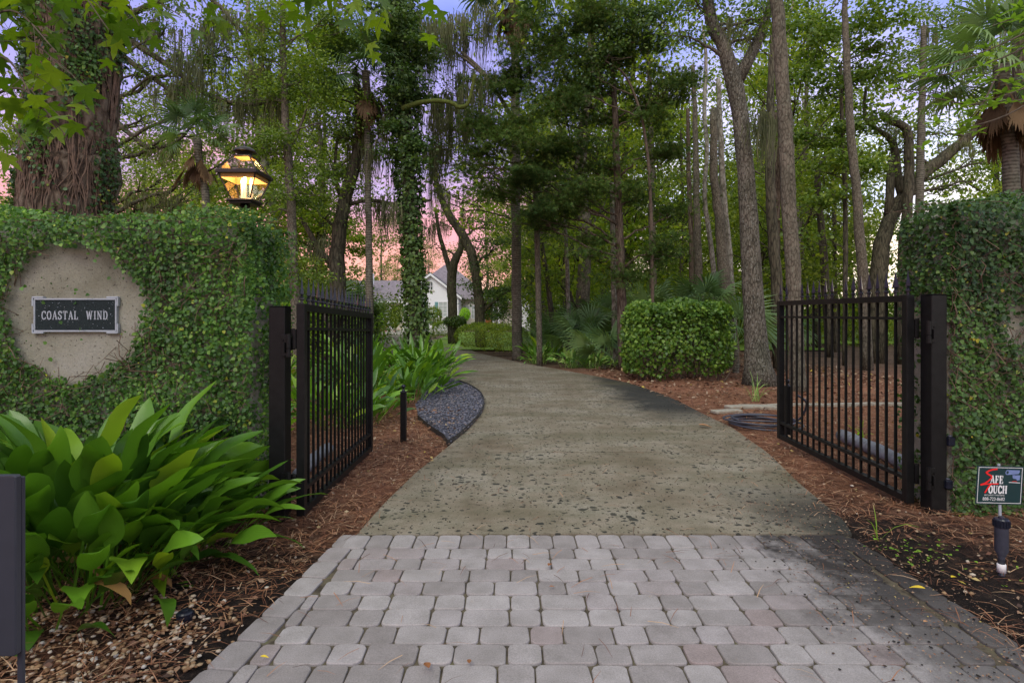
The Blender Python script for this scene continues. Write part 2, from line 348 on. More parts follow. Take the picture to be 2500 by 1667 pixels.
def m_concrete():
    m, N, L, B, O = mat('concrete'); v = coords(N, L)
    n1 = noise(N, L, v, 1.3, 5, .6); n2 = noise(N, L, v, 120, 3, .7); n3 = noise(N, L, v, 5, 5, .65)
    c = ramp(N, L, n1, [(.3, (.155, .125, .085)), (.5, (.230, .200, .148)), (.7, (.30, .272, .218))])
    sm = noise(N, L, v, 3.2, 6, .75, 1.0); c = mixc(N, L, 1.0, c, ramp(N, L, sm, [(.26, (.35, .34, .30)), (.42, (1, 1, 1))]), 'MULTIPLY')
    c = mixc(N, L, 1.0, c, ramp(N, L, n2, [(.3, (.72, .72, .7)), (.7, (1.2, 1.2, 1.2))]), 'MULTIPLY')
    c = mixc(N, L, 1.0, c, ramp(N, L, n3, [(.35, (.8, .82, .76)), (.65, (1.08, 1.06, 1.04))]), 'MULTIPLY')
    # black lichen spots, elongated and irregular
    vd = N.new('ShaderNodeVectorMath'); vd.operation = 'ADD'; L.new(v, vd.inputs[0])
    nn = N.new('ShaderNodeTexNoise'); nn.inputs['Scale'].default_value = 28; L.new(v, nn.inputs['Vector'])
    sc = N.new('ShaderNodeVectorMath'); sc.operation = 'SCALE'; sc.inputs[3].default_value = .055; L.new(nn.outputs['Color'], sc.inputs[0]); L.new(sc.outputs[0], vd.inputs[1])
    spots = None
    for scale, rad, dens in ((5, .17, .45), (9, .27, .30), (17, .30, .36), (33, .26, .42)):
        vo = N.new('ShaderNodeTexVoronoi'); vo.inputs['Scale'].default_value = scale; vo.voronoi_dimensions = '2D'; L.new(vd.outputs[0], vo.inputs['Vector'])
        sp = N.new('ShaderNodeSeparateColor'); L.new(vo.outputs['Color'], sp.inputs[0])
        r = mth(N, L, 'MULTIPLY', mth(N, L, 'SUBTRACT', sp.outputs[0], dens, True), rad*2.0)
        r = mth(N, L, 'MULTIPLY', r, mth(N, L, 'ADD', mth(N, L, 'MULTIPLY', n1, 1.6), -.15))
        k = mth(N, L, 'MULTIPLY', mth(N, L, 'SUBTRACT', r, vo.outputs['Distance']), 22, True)
        spots = k if spots is None else mth(N, L, 'MAXIMUM', spots, k)
    c = mixc(N, L, mth(N, L, 'MULTIPLY', spots, .88), c, (.02, .022, .018))
    # mildew along the right edge, moss tint further up
    nz = noise(N, L, v, 2.2, 4)
    mk, y = posmask(N, L, nz, 1.45, 2.35, 1.3)
    yr = ramp(N, L, mth(N, L, 'DIVIDE', y, 20), [(0, (1, 1, 1)), (.215, (1, 1, 1)), (.26, (0, 0, 0)), (.38, (0, 0, 0)), (.46, (1, 1, 1)), (.66, (1, 1, 1)), (.8, (0, 0, 0))])
    ys = N.new('ShaderNodeSeparateColor'); L.new(yr, ys.inputs[0])
    c = mixc(N, L, mth(N, L, 'MULTIPLY', mth(N, L, 'MULTIPLY', mk, ys.outputs[0]), .93), c, (.022, .024, .022))
    band = ramp(N, L, noise(N, L, coords(N, L, (.25, 1.1, 1)), 1.0, 4, .6), [(.52, (0, 0, 0)), (.66, (1, 1, 1))]); bs = N.new('ShaderNodeSeparateColor'); L.new(band, bs.inputs[0])
    c = mixc(N, L, mth(N, L, 'MULTIPLY', bs.outputs[0], .5), c, (.095, .088, .045))
    L.new(c, B.inputs['Base Color']); B.inputs['Roughness'].default_value = .85; B.inputs['Specular IOR Level'].default_value = .25
    bump(N, L, B, mth(N, L, 'ADD', n2, mth(N, L, 'MULTIPLY', spots, .6)), .35, .004); return m
def m_paver():
    m, N, L, B, O = mat('paver'); v = coords(N, L); r = N.new('ShaderNodeObjectInfo').outputs['Random']
    c = ramp(N, L, r, [(0, (.25, .225, .212)), (.35, (.325, .298, .285)), (.75, (.38, .352, .338)), (.88, (.34, .31, .302)), (.97, (.31, .262, .25)), (1, (.29, .235, .22))])
    n2 = noise(N, L, v, 170, 4, .75); n3 = noise(N, L, v, 7, 4); n1 = noise(N, L, v, 2.6, 4)
    c = mixc(N, L, 1.0, c, ramp(N, L, n2, [(.3, (.68, .68, .68)), (.7, (1.2, 1.2, 1.2))]), 'MULTIPLY')
    c = mixc(N, L, 1.0, c, ramp(N, L, n3, [(.32, (.82, .82, .8)), (.66, (1.07, 1.07, 1.07))]), 'MULTIPLY')
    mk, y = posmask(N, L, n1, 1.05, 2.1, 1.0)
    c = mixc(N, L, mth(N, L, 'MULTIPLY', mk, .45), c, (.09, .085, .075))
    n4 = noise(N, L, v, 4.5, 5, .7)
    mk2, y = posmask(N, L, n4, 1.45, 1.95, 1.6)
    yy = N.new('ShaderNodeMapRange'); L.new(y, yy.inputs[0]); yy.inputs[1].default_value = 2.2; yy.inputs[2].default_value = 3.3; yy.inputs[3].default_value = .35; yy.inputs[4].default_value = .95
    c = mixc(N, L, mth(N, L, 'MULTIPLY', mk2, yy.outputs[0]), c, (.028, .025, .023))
    L.new(c, B.inputs['Base Color']); B.inputs['Roughness'].default_value = .85; B.inputs['Specular IOR Level'].default_value = .25
    bump(N, L, B, n2, .45, .004); return m
def m_stucco():
    m, N, L, B, O = mat('stucco'); v = coords(N, L)
    n1 = noise(N, L, v, 2.2, 5); n2 = noise(N, L, v, 70, 4, .7)
    c = ramp(N, L, n1, [(.3, (.19, .18, .13)), (.5, (.27, .26, .20)), (.72, (.33, .32, .27))])
    sp = ramp(N, L, noise(N, L, v, 46, 2, .8), [(.28, (.16, .14, .11)), (.40, (1, 1, 1))])
    c = mixc(N, L, 1, c, sp, 'MULTIPLY'); c = mixc(N, L, 1, c, ramp(N, L, n2, [(.3, (.8, .8, .8)), (.7, (1.12, 1.12, 1.12))]), 'MULTIPLY')
    L.new(c, B.inputs['Base Color']); B.inputs['Roughness'].default_value = .95; bump(N, L, B, n2, .8, .006); return m
def m_simple(name, stops, scale, detail=5, b=.6, bd=.01, rough=.9, world=True, sc=(1, 1, 1)):
    m, N, L, B, O = mat(name); v = coords(N, L, sc, world); n = noise(N, L, v, scale, detail, .7)
    L.new(ramp(N, L, n, stops), B.inputs['Base Color']); B.inputs['Roughness'].default_value = rough; B.inputs['Specular IOR Level'].default_value = .25
    bump(N, L, B, n, b, bd); return m
def m_island(name, stops, rough=.7, per='island'):
    m, N, L, B, O = mat(name)
    r = N.new('ShaderNodeNewGeometry').outputs['Random Per Island'] if per == 'island' else N.new('ShaderNodeObjectInfo').outputs['Random']
    L.new(ramp(N, L, r, stops), B.inputs['Base Color']); B.inputs['Roughness'].default_value = rough; B.inputs['Specular IOR Level'].default_value = .3; return m
M['ground'] = m_ground(); M['concrete'] = m_concrete(); M['paver'] = m_paver(); M['stucco'] = m_stucco()
M['sand'] = m_simple('joint_soil', [(.3, (.03, .025, .018)), (.55, (.11, .09, .06)), (.66, (.12, .11, .06)), (.76, (.09, .14, .03))], 14)
M['asphalt'] = m_simple('asphalt', [(.3, (.03, .03, .03)), (.7, (.07, .07, .07))], 120)
M['lawn'] = m_simple('lawn', [(.3, (.10, .20, .02)), (.7, (.24, .36, .05))], 6)
M['gravel_bed'] = m_simple('gravel_bed', [(.3, (.04, .04, .05)), (.7, (.13, .13, .16))], 60)
M['straw'] = m_island('straw', [(0, (.05, .022, .014)), (.35, (.20, .08, .04)), (.75, (.38, .18, .09)), (1, (.50, .34, .20))])
M['litter'] = m_island('litter', [(0, (.05, .03, .02)), (.4, (.17, .08, .045)), (.75, (.28, .17, .10)), (.95, (.36, .28, .19)), (1, (.45, .34, .05))])
M['pebble'] = m_island('pebble', [(0, (.10, .045, .02)), (.3, (.23, .13, .06)), (.6, (.34, .23, .12)), (.85, (.45, .37, .26)), (1, (.55, .52, .44))], .6)
M['slate_chip'] = m_island('slate_chip', [(0, (.03, .03, .038)), (.5, (.10, .105, .13)), (.9, (.19, .19, .23)), (1, (.28, .22, .17))], .6)
M['crumb'] = m_island('crumb', [(0, (.008, .008, .007)), (.7, (.03, .028, .022)), (1, (.10, .06, .035))], .9)

# ------------------------------------------------------------------ the ground
def ground_grid(x0, x1, y0, y1, nx, ny, amp):
    xs = np.linspace(x0, x1, nx); ys = np.linspace(y0, y1, ny); X, Y = np.meshgrid(xs, ys)
    Z = amp*(np.sin(X*2.1+Y*.7)+np.sin(X*.9-Y*1.7+1)+.5*np.sin(X*5.3+Y*4.1))
    V = np.stack([X, Y, Z], -1).reshape(-1, 3); i = np.arange(nx*ny).reshape(ny, nx)
    F = np.stack([i[:-1, :-1], i[:-1, 1:], i[1:, 1:], i[1:, :-1]], -1).reshape(-1, 4); return V, F
V, F = ground_grid(-400, 400, -60, 500, 120, 120, 0.0); V[:, 2] = -.03
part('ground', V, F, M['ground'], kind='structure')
def edge(pts):
    p = np.array([(GD(*q)[0], GD(*q)[1]) for q in pts]); o = np.argsort(p[:, 1]); return p[o]
RIGHT = edge([(1955, 1232), (1940, 1200), (1830, 1110), (1760, 1040), (1680, 985), (1600, 945), (1530, 910), (1440, 880), (1330, 858), (1200, 835), (1100, 812)])
LEFT = edge([(820, 1232), (880, 1165), (960, 1085), (1035, 1025), (1075, 990), (1105, 955), (1113, 930), (1105, 908), (1080, 890), (1050, 878), (1015, 868)])
RIGHT = np.vstack([RIGHT, [(-2.6, 28), (-4.2, 34), (-6.2, 39), (-8, 45)]]); LEFT = np.vstack([LEFT, [(-2.9, 17), (-4.1, 20), (-5.6, 24), (-7.6, 29), (-9.6, 34), (-12, 40), (-15, 45)]])
def xr(y): return np.interp(y, RIGHT[:, 1], RIGHT[:, 0])
def xl(y): return np.interp(y, LEFT[:, 1], LEFT[:, 0])
YA = 3.885                                   # where pavers meet concrete
# rougher bed of soil on either side of the drive
def bed(name, side):
    ys = np.arange(1.2, 16, .12); V = []; n = 40
    for y in ys:
        yy = max(y, YA)
        e = (xl(yy)-.0 if y > YA else -1.15-.05*(YA-y)) if side < 0 else (xr(yy) if y > YA else 2.27)
        for k in range(n):
            d = (k/(n-1))**1.7*7; x = e+side*d
            z = -.012+.03*min(1, d/.25)+.010*(math.sin(x*5.1+y*3)+math.sin(x*2.3-y*4.4)+.6*math.sin(x*11+y*9))*min(1, d/.4)-(.10*max(0, d-5.5))
            V.append((x, y, z))
    V = np.array(V).reshape(len(ys), n, 3); i = np.arange(len(ys)*n).reshape(len(ys), n)
    F = np.stack([i[:-1, :-1], i[:-1, 1:], i[1:, 1:], i[1:, :-1]], -1).reshape(-1, 4)
    if side < 0: F = F[:, ::-1]
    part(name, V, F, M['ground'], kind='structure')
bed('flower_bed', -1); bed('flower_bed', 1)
V, F = ground_grid(-60, 60, -40, 1.15, 10, 10, 0); V[:, 2] = -.012; part('road', V, F, M['asphalt'], kind='structure')
drive = bpy.data.objects.new('driveway', None); link(drive); drive['kind'] = 'structure'; OFS[drive.name] = np.zeros(3)
J = [YA, 6.2, 8.76, 11.5, 14.5, 17.4, 20.3, 23.6, 27, 31, 35, 40, 45]
for a, b in zip(J[:-1], J[1:]):
    n = 14; ys = np.linspace(a+.004, b-.013, n); V = []
    for y in ys:
        for k, t in enumerate((0, .25, .5, .75, 1)): V.append((lerp(xl(y), xr(y), t), y, .02+.004*math.sin(y*3+k)))
    V = np.array(V); i = np.arange(n*5).reshape(n, 5)
    F = [tuple(f) for f in np.stack([i[:-1, :-1], i[:-1, 1:], i[1:, 1:], i[1:, :-1]], -1).reshape(-1, 4)]
    lo = V.copy(); lo[:, 2] = -.08; V2 = np.vstack([V, lo]); o = len(V)
    rim = list(i[:, 0][::-1])+list(i[0, 1:])+list(i[1:, -1])+list(i[-1, ::-1][1:-1])
    for k in range(len(rim)):
        p, q = rim[k], rim[(k+1) % len(rim)]; F.append((p, p+o, q+o, q))
    part('concrete_slab', V2, F, M['concrete'], drive)
V, F = MB().box(-22, -5.2, 45.02, 56.5, -.06, .018).V, None
mb = MB(); mb.box(-22, -5.2, 45.02, 56.5, -.06, .018); mb.build('courtyard', M['flag'], kind='structure')
for (a, b, c, d) in ((-4.6, 14, 24.5, 52), (-60, -14, 24, 60), (14, 70, 30, 70)):
    V, F = ground_grid(a, b, c, d, 30, 20, .012); V[:, 2] += .02; part('lawn', V, F, M['lawn'], kind='structure')

# ------------------------------------------------------------------ paver apron, laid stone by stone
apron = bpy.data.objects.new('paver_apron', None); link(apron); apron['kind'] = 'structure'; OFS[apron.name] = np.zeros(3)
V = []
for y in np.linspace(1.2, YA-.004, 12): e = -1.06-.14*max(0, (YA-y)/1.5)**1.2-.068; V += [(e, y, -.06), (e, y, .006), (2.235, y, .006), (2.235, y, -.06)]
part('joint_bed', V, [(4*i+j, 4*i+4+j, 4*i+5+j, 4*i+1+j) for i in range(11) for j in range(3)]+[(0, 1, 2, 3), (44, 47, 46, 45)], M['sand'], apron)
def paver_mesh(wd, dp, seed):
    r = np.random.default_rng(seed); n = []; c = min(wd, dp)*.17
    hw, hd = wd/2-.0032, dp/2-.0032
    for sx, sy in ((1, 1), (-1, 1), (-1, -1), (1, -1)):
        cc = c*r.uniform(.7, 1.3)
        a = [(hw, hd-cc), (hw-cc*.3, hd-cc*.3), (hw-cc, hd)]
        if sx*sy < 0: a = a[::-1]
        n += [(sx*x+r.normal()*.0012, sy*y+r.normal()*.0012) for x, y in a]
    k = len(n); V = [(x*.945, y*.945, 0) for x, y in n]+[(x*.982, y*.982, -.0018) for x, y in n]+[(x, y, -.0065) for x, y in n]+[(x, y, -.06) for x, y in n]
    F = [tuple(range(k))]+[(q*k+i, (q+1)*k+i, (q+1)*k+(i+1) % k, q*k+(i+1) % k) for q in range(3) for i in range(k)]
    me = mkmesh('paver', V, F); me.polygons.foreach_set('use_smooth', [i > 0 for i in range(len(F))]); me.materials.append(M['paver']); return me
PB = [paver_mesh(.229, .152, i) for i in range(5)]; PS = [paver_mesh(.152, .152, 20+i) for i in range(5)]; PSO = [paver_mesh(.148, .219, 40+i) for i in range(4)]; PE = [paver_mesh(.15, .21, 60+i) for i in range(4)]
rp = random.Random(3)
def lay(me, x, y, rz=0, s=(1, 1, 1)):
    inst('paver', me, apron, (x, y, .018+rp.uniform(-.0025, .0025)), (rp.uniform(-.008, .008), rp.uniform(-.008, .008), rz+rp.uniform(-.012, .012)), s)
def xe(y): return -1.06-.14*max(0, (YA-y)/1.5)**1.2       # inner side of the border course
XR = 2.06
x = -1.0
while x < XR+.12: lay(rp.choice(PSO), x, YA-.004-.1095, 0); x += .1485
row = 0; y = YA-.004-.219-.076
while y > 1.75:
    x = xe(y)+.085+rp.uniform(0, .11); 
    gap = x-(xe(y)+.082)
    if gap > .05: lay(PS[0], xe(y)+.082+gap/2, y, 0, (gap/.152, 1, 1))
    big = (row*7) % 3 != 0; 
    while x < XR:
        wd = .229 if big else .152
        if x+wd > XR+.03:
            wd2 = XR+.02-x
            if wd2 > .05: lay(PS[1], x+wd2/2, y, 0, (wd2/.152, 1, 1))
            break
        lay(rp.choice(PB if big else PS), x+wd/2, y); x += wd+.0005; big = not big
    row += 1; y -= .1525
y = YA-.10
while y > 1.75:
    sl = math.atan2(xe(y-.1)-xe(y+.1), -.2)
    lay(rp.choice(PE), xe(y), y, -(xe(y+.1)-xe(y-.1))/.2); lay(rp.choice(PE), XR+.11, y-.05, 0); y -= .212

# ------------------------------------------------------------------ gravel patch with its steel edging
patch = [(1015, 868), (1050, 878), (1080, 890), (1105, 908), (1113, 930), (1105, 955), (1075, 990), (1035, 1023), (1020, 1010), (985, 985), (962, 965), (955, 935), (975, 905), (1000, 880)]
pp = [GD(*q) for q in patch]
cx = np.mean([p[0] for p in pp]); cy = np.mean([p[1] for p in pp])
V = [(cx, cy, .036)]+[(p[0], p[1], .036) for p in pp]; F = [(0, i+1, (i+1) % len(pp)+1) for i in range(len(pp))]
part('gravel_bed', V, F, M['gravel_bed'], kind='structure')
def inpoly(x, y, poly):
    c = False; j = len(poly)-1
    for i in range(len(poly)):
        if (poly[i][1] > y) != (poly[j][1] > y) and x < (poly[j][0]-poly[i][0])*(y-poly[i][1])/(poly[j][1]-poly[i][1])+poly[i][0]: c = not c
        j = i
    return c
ICO = None
def ico():
    t = (1+5**.5)/2; v = norm(np.array([(-1, t, 0), (1, t, 0), (-1, -t, 0), (1, -t, 0), (0, -1, t), (0, 1, t), (0, -1, -t), (0, 1, -t), (t, 0, -1), (t, 0, 1), (-t, 0, -1), (-t, 0, 1)], float))
    f = np.array([(0, 11, 5), (0, 5, 1), (0, 1, 7), (0, 7, 10), (0, 10, 11), (1, 5, 9), (5, 11, 4), (11, 10, 2), (10, 7, 6), (7, 1, 8), (3, 9, 4), (3, 4, 2), (3, 2, 6), (3, 6, 8), (3, 8, 9), (4, 9, 5), (2, 4, 11), (6, 2, 10), (8, 6, 7), (9, 8, 1)]); return v, f
IV, IFc = ico()
def stones(pos, size, flat=.55):
    n = len(pos); size = np.broadcast_to(size, (n,))
    s = np.stack([RNG.uniform(.7, 1.25, n), RNG.uniform(.6, 1, n), RNG.uniform(flat*.8, flat*1.2, n)], 1)*size[:, None]
    a = RNG.uniform(0, 2*PI, n); v = IV[None]*s[:, None]*(1+RNG.normal(size=(n, 12, 1))*.1)
    X = v[..., 0]*np.cos(a)[:, None]-v[..., 1]*np.sin(a)[:, None]; Y = v[..., 0]*np.sin(a)[:, None]+v[..., 1]*np.cos(a)[:, None]
    V = np.stack([X, Y, v[..., 2]], -1)+pos[:, None]
    return V.reshape(-1, 3), (IFc[None]+(np.arange(n)*12)[:, None, None]).reshape(-1, 3)
pl = [(p[0], p[1]) for p in pp]; q = []
xs = [p[0] for p in pl]; ys = [p[1] for p in pl]
while len(q) < 6500:
    x, y = RNG.uniform(min(xs), max(xs)), RNG.uniform(min(ys), max(ys))
    if inpoly(x, y, pl): q.append((x, y, .04+RNG.uniform(0, .012)))
V, F = stones(np.array(q), RNG.uniform(.010, .022, len(q)), .4); part('gravel', V, F, M['slate_chip'], kind='stuff')
t = thing('metal_edging', 'thin black metal edging strip round the grey gravel patch beside the drive', 'edging', tuple(pp[7]))
mb = MB(); ring = pp[1:8]+[pp[8], pp[9], pp[10]]; rr = spline([(p[0]-.01, p[1], .028) for p in ring], 40)
for a, b in zip(rr[:-1], rr[1:]): mb.beam(a, b+(b-a)*.1, .004, .045)
mb.build('strip', M['edging'], t)

# ------------------------------------------------------------------ walls
def wall(label, x0, x1, y0, y1, h):
    t = thing('garden_wall', label, 'wall', ((x0+x1)/2, (y0+y1)/2, 0))
    mb = MB(); mb.box(x0, x1, y0, y1, -.1, h, .02); mb.build('stucco_body', M['stucco'], t); return t
LW = (-6.5, -1.87, 4.2, 4.66, 2.11); RW = (3.20, 7.5, 4.32, 4.78, 2.235)
wall('stucco garden wall left of the drive with a bare round patch around the name plaque', *LW)
wall('stucco garden wall right of the drive behind the small security sign', *RW)
CIRC = ((192-1250)/FPX*4.2, CAM_H-(760-770)/FPX*4.2, .455)
def ivy_on(label, cat, W, matn, n, bare, seed, right=False, size=.034):
    x0, x1, y0, y1, h = W; r = np.random.default_rng(seed)
    t = thing('climbing_ivy', label, cat, ((x0+x1)/2, y0, 0)); pos = []; nr = []
    hole = [(r.uniform(x0+.25, min(x1, 5) if right else x1), r.uniform(.1, h*.75), r.uniform(.05, .17)) for _ in range(bare)]
    hole = [q for q in hole if right or q[0] > CIRC[0]+CIRC[2]+.3]
    # lumps of thicker growth
    lump = r.uniform(0, 6.28, 8)
    def thick(a, b): return .03+.042*(math.sin(a*3.1+lump[0])*math.sin(b*4+lump[1])+1)+.02*(math.sin(a*9+lump[2])+math.sin(b*8+lump[3])+2)
    i = 0
    vx0, vx1 = (max(x0, -4.3), x1) if not right else (x0, min(x1, 5.2))
    while i < n:
        k = r.random()
        if k < .05:
            e, s = (x0, -1) if right else (x1, 1); z = r.uniform(1.45, h+.03); u = r.random()
            p = (e+s*((.05 if right else .08)*u-.05), y0-.03-.05*r.random()*(1-u), z); nn = (s*u, -1, .35+r.normal()*.4)
        elif k < .72:
            x, z = r.uniform(vx0, vx1+.03), r.uniform(.0, h+.03)
            if not right:
                dx, dz = x-CIRC[0], (z-CIRC[1])*1.0; a = math.atan2(dz, dx); R = CIRC[2]*(1+.03*math.sin(a*3+1)+.035*math.sin(a*7)+.02*math.sin(a*15))
                if dx*dx+dz*dz < (R+.03)**2 and r.random() > .006: continue
            if any((x-a)**2+(z-b)**2*.7 < c*c for a, b, c in hole) and r.random() > .12: continue
            th = thick(x, z)*(1.0+.9*max(0, (z-h+.35)/.35))
            p = (x, y0-.008-r.random()**.8*th*.8, z); nn = (r.normal()*.5, -1, .35+r.normal()*.5)
        elif k < .86:
            x, y = r.uniform(vx0, vx1), r.uniform(y0-.06, y1); p = (x, y, h+.01+r.random()*thick(x, y)*1.1); nn = (r.normal()*.5, -.4+r.normal()*.5, 1)
        else:
            y, z = r.uniform(y0-.03, y1), r.uniform(.0, h+.02)
            if z < 1.62 and r.random() < (.55 if not right else .8): continue
            e = x0 if right else x1; s = -1 if right else 1
            p = (e+s*(.01+r.random()*thick(y, z)*((1.3 if z > h-.75 else .7) if not right else .5)), y, z); nn = (s, -.3+r.normal()*.5, .3+r.normal()*.5)
        pos.append(p); nr.append(nn); i += 1
    pos = np.array(pos); nr = norm(np.array(nr)); d = np.stack([r.normal(size=n)*.8, r.normal(size=n)*.25-.2, -.4+r.normal(size=n)*.8], 1)
    V, F = scatter(*IVY, pos, d, nr, r.uniform(.4, 1.3, n)*size)
    part('leaves', V, F, M[matn], t, kind='stuff')
    mb = MB()
    for _ in range(420):
        p = np.array([r.uniform(vx0, vx1), y0-.006, r.uniform(0, h)]); ps = [p]; a = r.uniform(0, PI)
        for _ in range(6):
            a += r.normal()*.5; p = p+np.array([math.cos(a), 0, math.sin(a)])*.08; p[1] = y0-.006-abs(r.normal())*.075; p[2] = min(max(p[2], .02), h+.02); p[0] = min(max(p[0], x0), x1); ps.append(p)
            if not right and (p[0]-CIRC[0])**2+(p[2]-CIRC[1])**2 < (CIRC[2]*.97)**2: break
        if len(ps) > 2: mb.tube(ps, r.uniform(.0015, .0035), 4, False)
    for _ in range(110):                      # loose sprays standing off the top
        p = np.array([r.uniform(vx0, vx1), r.uniform(y0-.05, y1), h+.02]); ps = [p]; a = r.uniform(-.6, .6)+(PI if r.random() < .5 else 0)
        for j in range(5): p = p+np.array([math.cos(a)*.05, r.normal()*.02, .022*(1-j*.35)]); ps.append(p)
        mb.tube(ps, .0018, 4, False)
    mb.build('vine_stems', M['vine_wood'], t, kind='stuff')
    # a few sprigs creeping over the bare patch
    return t
ivy_on('thick green creeper covering the left wall around the round bare patch', 'climbing plant', LW, 'ivy', 42000, 7, 11, size=.027)
ivy_on('dark green creeper on the right wall with pale stucco showing through gaps', 'climbing plant', RW, 'ivy_dark', 27000, 16, 14, True, .031)

# ------------------------------------------------------------------ lettering
ST = {  # strokes: polylines in a 0..1 box; (width, [(thick?, points)...])
 'C': (.62, [(1, [(.58, .78), (.5, .95), (.32, 1), (.12, .88), (.04, .5), (.12, .12), (.32, 0), (.5, .05), (.6, .2)]), (0, [(.58, .98), (.58, .72)])]),
 'O': (.66, [(1, [(.33, 1), (.13, .9), (.04, .5), (.13, .1), (.33, 0), (.53, .1), (.62, .5), (.53, .9), (.33, 1)])]),
 'A': (.68, [(0, [(.08, 0), (.34, 1)]), (1, [(.34, 1), (.6, 0)]), (0, [(.17, .35), (.51, .35)]), (0, [(0, 0), (.18, 0)]), (0, [(.48, 0), (.7, 0)])]),
 'S': (.56, [(1, [(.5, .8), (.42, .97), (.25, 1), (.08, .88), (.08, .68), (.25, .54), (.42, .42), (.5, .22), (.4, .04), (.24, 0), (.08, .06), (.03, .24)]), (0, [(.5, .98), (.5, .75)]), (0, [(.03, .02), (.03, .28)])]),
 'T': (.64, [(1, [(.32, 0), (.32, 1)]), (0, [(.02, 1), (.62, 1)]), (0, [(.02, 1), (.02, .8)]), (0, [(.62, 1), (.62, .8)]), (0, [(.2, 0), (.44, 0)])]),
 'L': (.56, [(1, [(.14, 0), (.14, 1)]), (0, [(.02, 1), (.28, 1)]), (0, [(.02, 0), (.54, 0)]), (0, [(.54, 0), (.54, .25)])]),
 'W': (.98, [(1, [(.1, 1), (.28, 0)]), (0, [(.28, 0), (.48, .95)]), (1, [(.48, .95), (.68, 0)]), (0, [(.68, 0), (.86, 1)]), (0, [(0, 1), (.2, 1)]), (0, [(.76, 1), (.96, 1)])]),
 'I': (.32, [(1, [(.16, 0), (.16, 1)]), (0, [(.03, 1), (.29, 1)]), (0, [(.03, 0), (.29, 0)])]),
 'N': (.72, [(0, [(.12, 0), (.12, 1)]), (1, [(.12, 1), (.6, 0)]), (0, [(.6, 0), (.6, 1)]), (0, [(0, 0), (.24, 0)]), (0, [(.5, 1), (.72, 1)]), (0, [(0, 1), (.16, 1)])]),
 'D': (.68, [(1, [(.14, 0), (.14, 1)]), (0, [(.02, 1), (.34, 1)]), (1, [(.34, 1), (.54, .9), (.63, .5), (.54, .1), (.34, 0)]), (0, [(.02, 0), (.34, 0)])]),
 'F': (.56, [(1, [(.14, 0), (.14, 1)]), (0, [(.02, 1), (.52, 1)]), (0, [(.52, 1), (.52, .75)]), (0, [(.14, .5), (.4, .5)]), (0, [(.4, .38), (.4, .62)]), (0, [(.02, 0), (.28, 0)])]),
 'E': (.58, [(1, [(.14, 0), (.14, 1)]), (0, [(.02, 1), (.52, 1)]), (0, [(.52, 1), (.52, .75)]), (0, [(.14, .5), (.4, .5)]), (0, [(.4, .38), (.4, .62)]), (0, [(.02, 0), (.54, 0)]), (0, [(.54, 0), (.54, .25)])]),
 'U': (.72, [(1, [(.14, 1), (.14, .25), (.24, .05), (.38, 0)]), (0, [(.38, 0), (.54, .08), (.58, .25), (.58, 1)]), (0, [(.02, 1), (.26, 1)]), (0, [(.48, 1), (.7, 1)])]),
 'H': (.74, [(1, [(.14, 0), (.14, 1)]), (1, [(.6, 0), (.6, 1)]), (0, [(.14, .5), (.6, .5)]), (0, [(.02, 0), (.26, 0)]), (0, [(.02, 1), (.26, 1)]), (0, [(.48, 0), (.72, 0)]), (0, [(.48, 1), (.72, 1)])]),
}
def letter(mb, ch, T, sx, sy, tk, tn):
    w_, st = ST[ch]; j = 0
    for heavy, pts in st:
        hw = (tk if heavy else tn)/2
        for a, b in zip(pts[:-1], pts[1:]):
            a2 = np.array([a[0]*sx, a[1]*sy]); b2 = np.array([b[0]*sx, b[1]*sy]); d = b2-a2; l = np.linalg.norm(d); d /= l; nn = np.array([-d[1], d[0]])*hw; e = d*hw*.6
            z = .0004+j*.00003; j += 1
            q = [a2-e-nn, b2+e-nn, b2+e+nn, a2-e+nn]
            mb.add([T(p[0], p[1], z) for p in q]+[T(p[0], p[1], -.001) for p in q], [(0, 1, 2, 3), (0, 4, 5, 1), (1, 5, 6, 2), (2, 6, 7, 3), (3, 7, 4, 0)])
    return w_*sx
def font_text(body, T, h, wide, mat_, parent, name='lettering'):
    cu = bpy.data.curves.new('t', 'FONT'); cu.body = body; cu.size = 1; cu.extrude = 0; cu.resolution_u = 3
    o = bpy.data.objects.new('t', cu); COL.objects.link(o); dg = bpy.context.evaluated_depsgraph_get()
    me = bpy.data.meshes.new_from_object(o.evaluated_get(dg)); V = np.array([v.co[:] for v in me.vertices]); F = [tuple(p.vertices) for p in me.polygons]
    bpy.data.objects.remove(o); x0, x1 = V[:, 0].min(), V[:, 0].max(); y0, y1 = V[:, 1].min(), V[:, 1].max()
    V2 = [T((v[0]-x0)/(x1-x0)*wide, (v[1]-y0)/(y1-y0)*h, .0006) for v in V]
    return part(name, V2, F, mat_, parent, kind='stuff')
# plaque
t = thing('name_plaque', 'dark cast metal plaque reading COASTAL WIND in a silver frame on the bare round patch', 'plaque', tuple(P(185, 770, 4.17)))
def PT(x, y, z): return (CIRC[0]+x, 4.176-z, y)     # lies on the wall face
c0, c1 = P(87, 732, 4.18), P(282, 806, 4.18); xa, xb, za, zb = c0[0], c1[0], c1[2], c0[2]
mb = MB(); mb.box(xa, xb, 4.178, 4.199, za, zb, .003); mb.build('back_plate', M['iron'] if 0 else m_simple('plaque_field', [(.3, (.008, .011, .012)), (.6, (.022, .032, .034)), (.8, (.04, .05, .05))], 90, b=.9, bd=.004), t)
mb = MB(); e = .008
for (a, b, c, d) in ((xa-e, xb+e, zb, zb+e*1.4), (xa-e, xb+e, za-e*1.4, za)): mb.box(a, b, 4.172, 4.199, c, d, .002)
for (a, b) in ((xa-e*1.4, xa), (xb, xb+e*1.4)): mb.box(a, b, 4.1725, 4.1985, za, zb, .002)
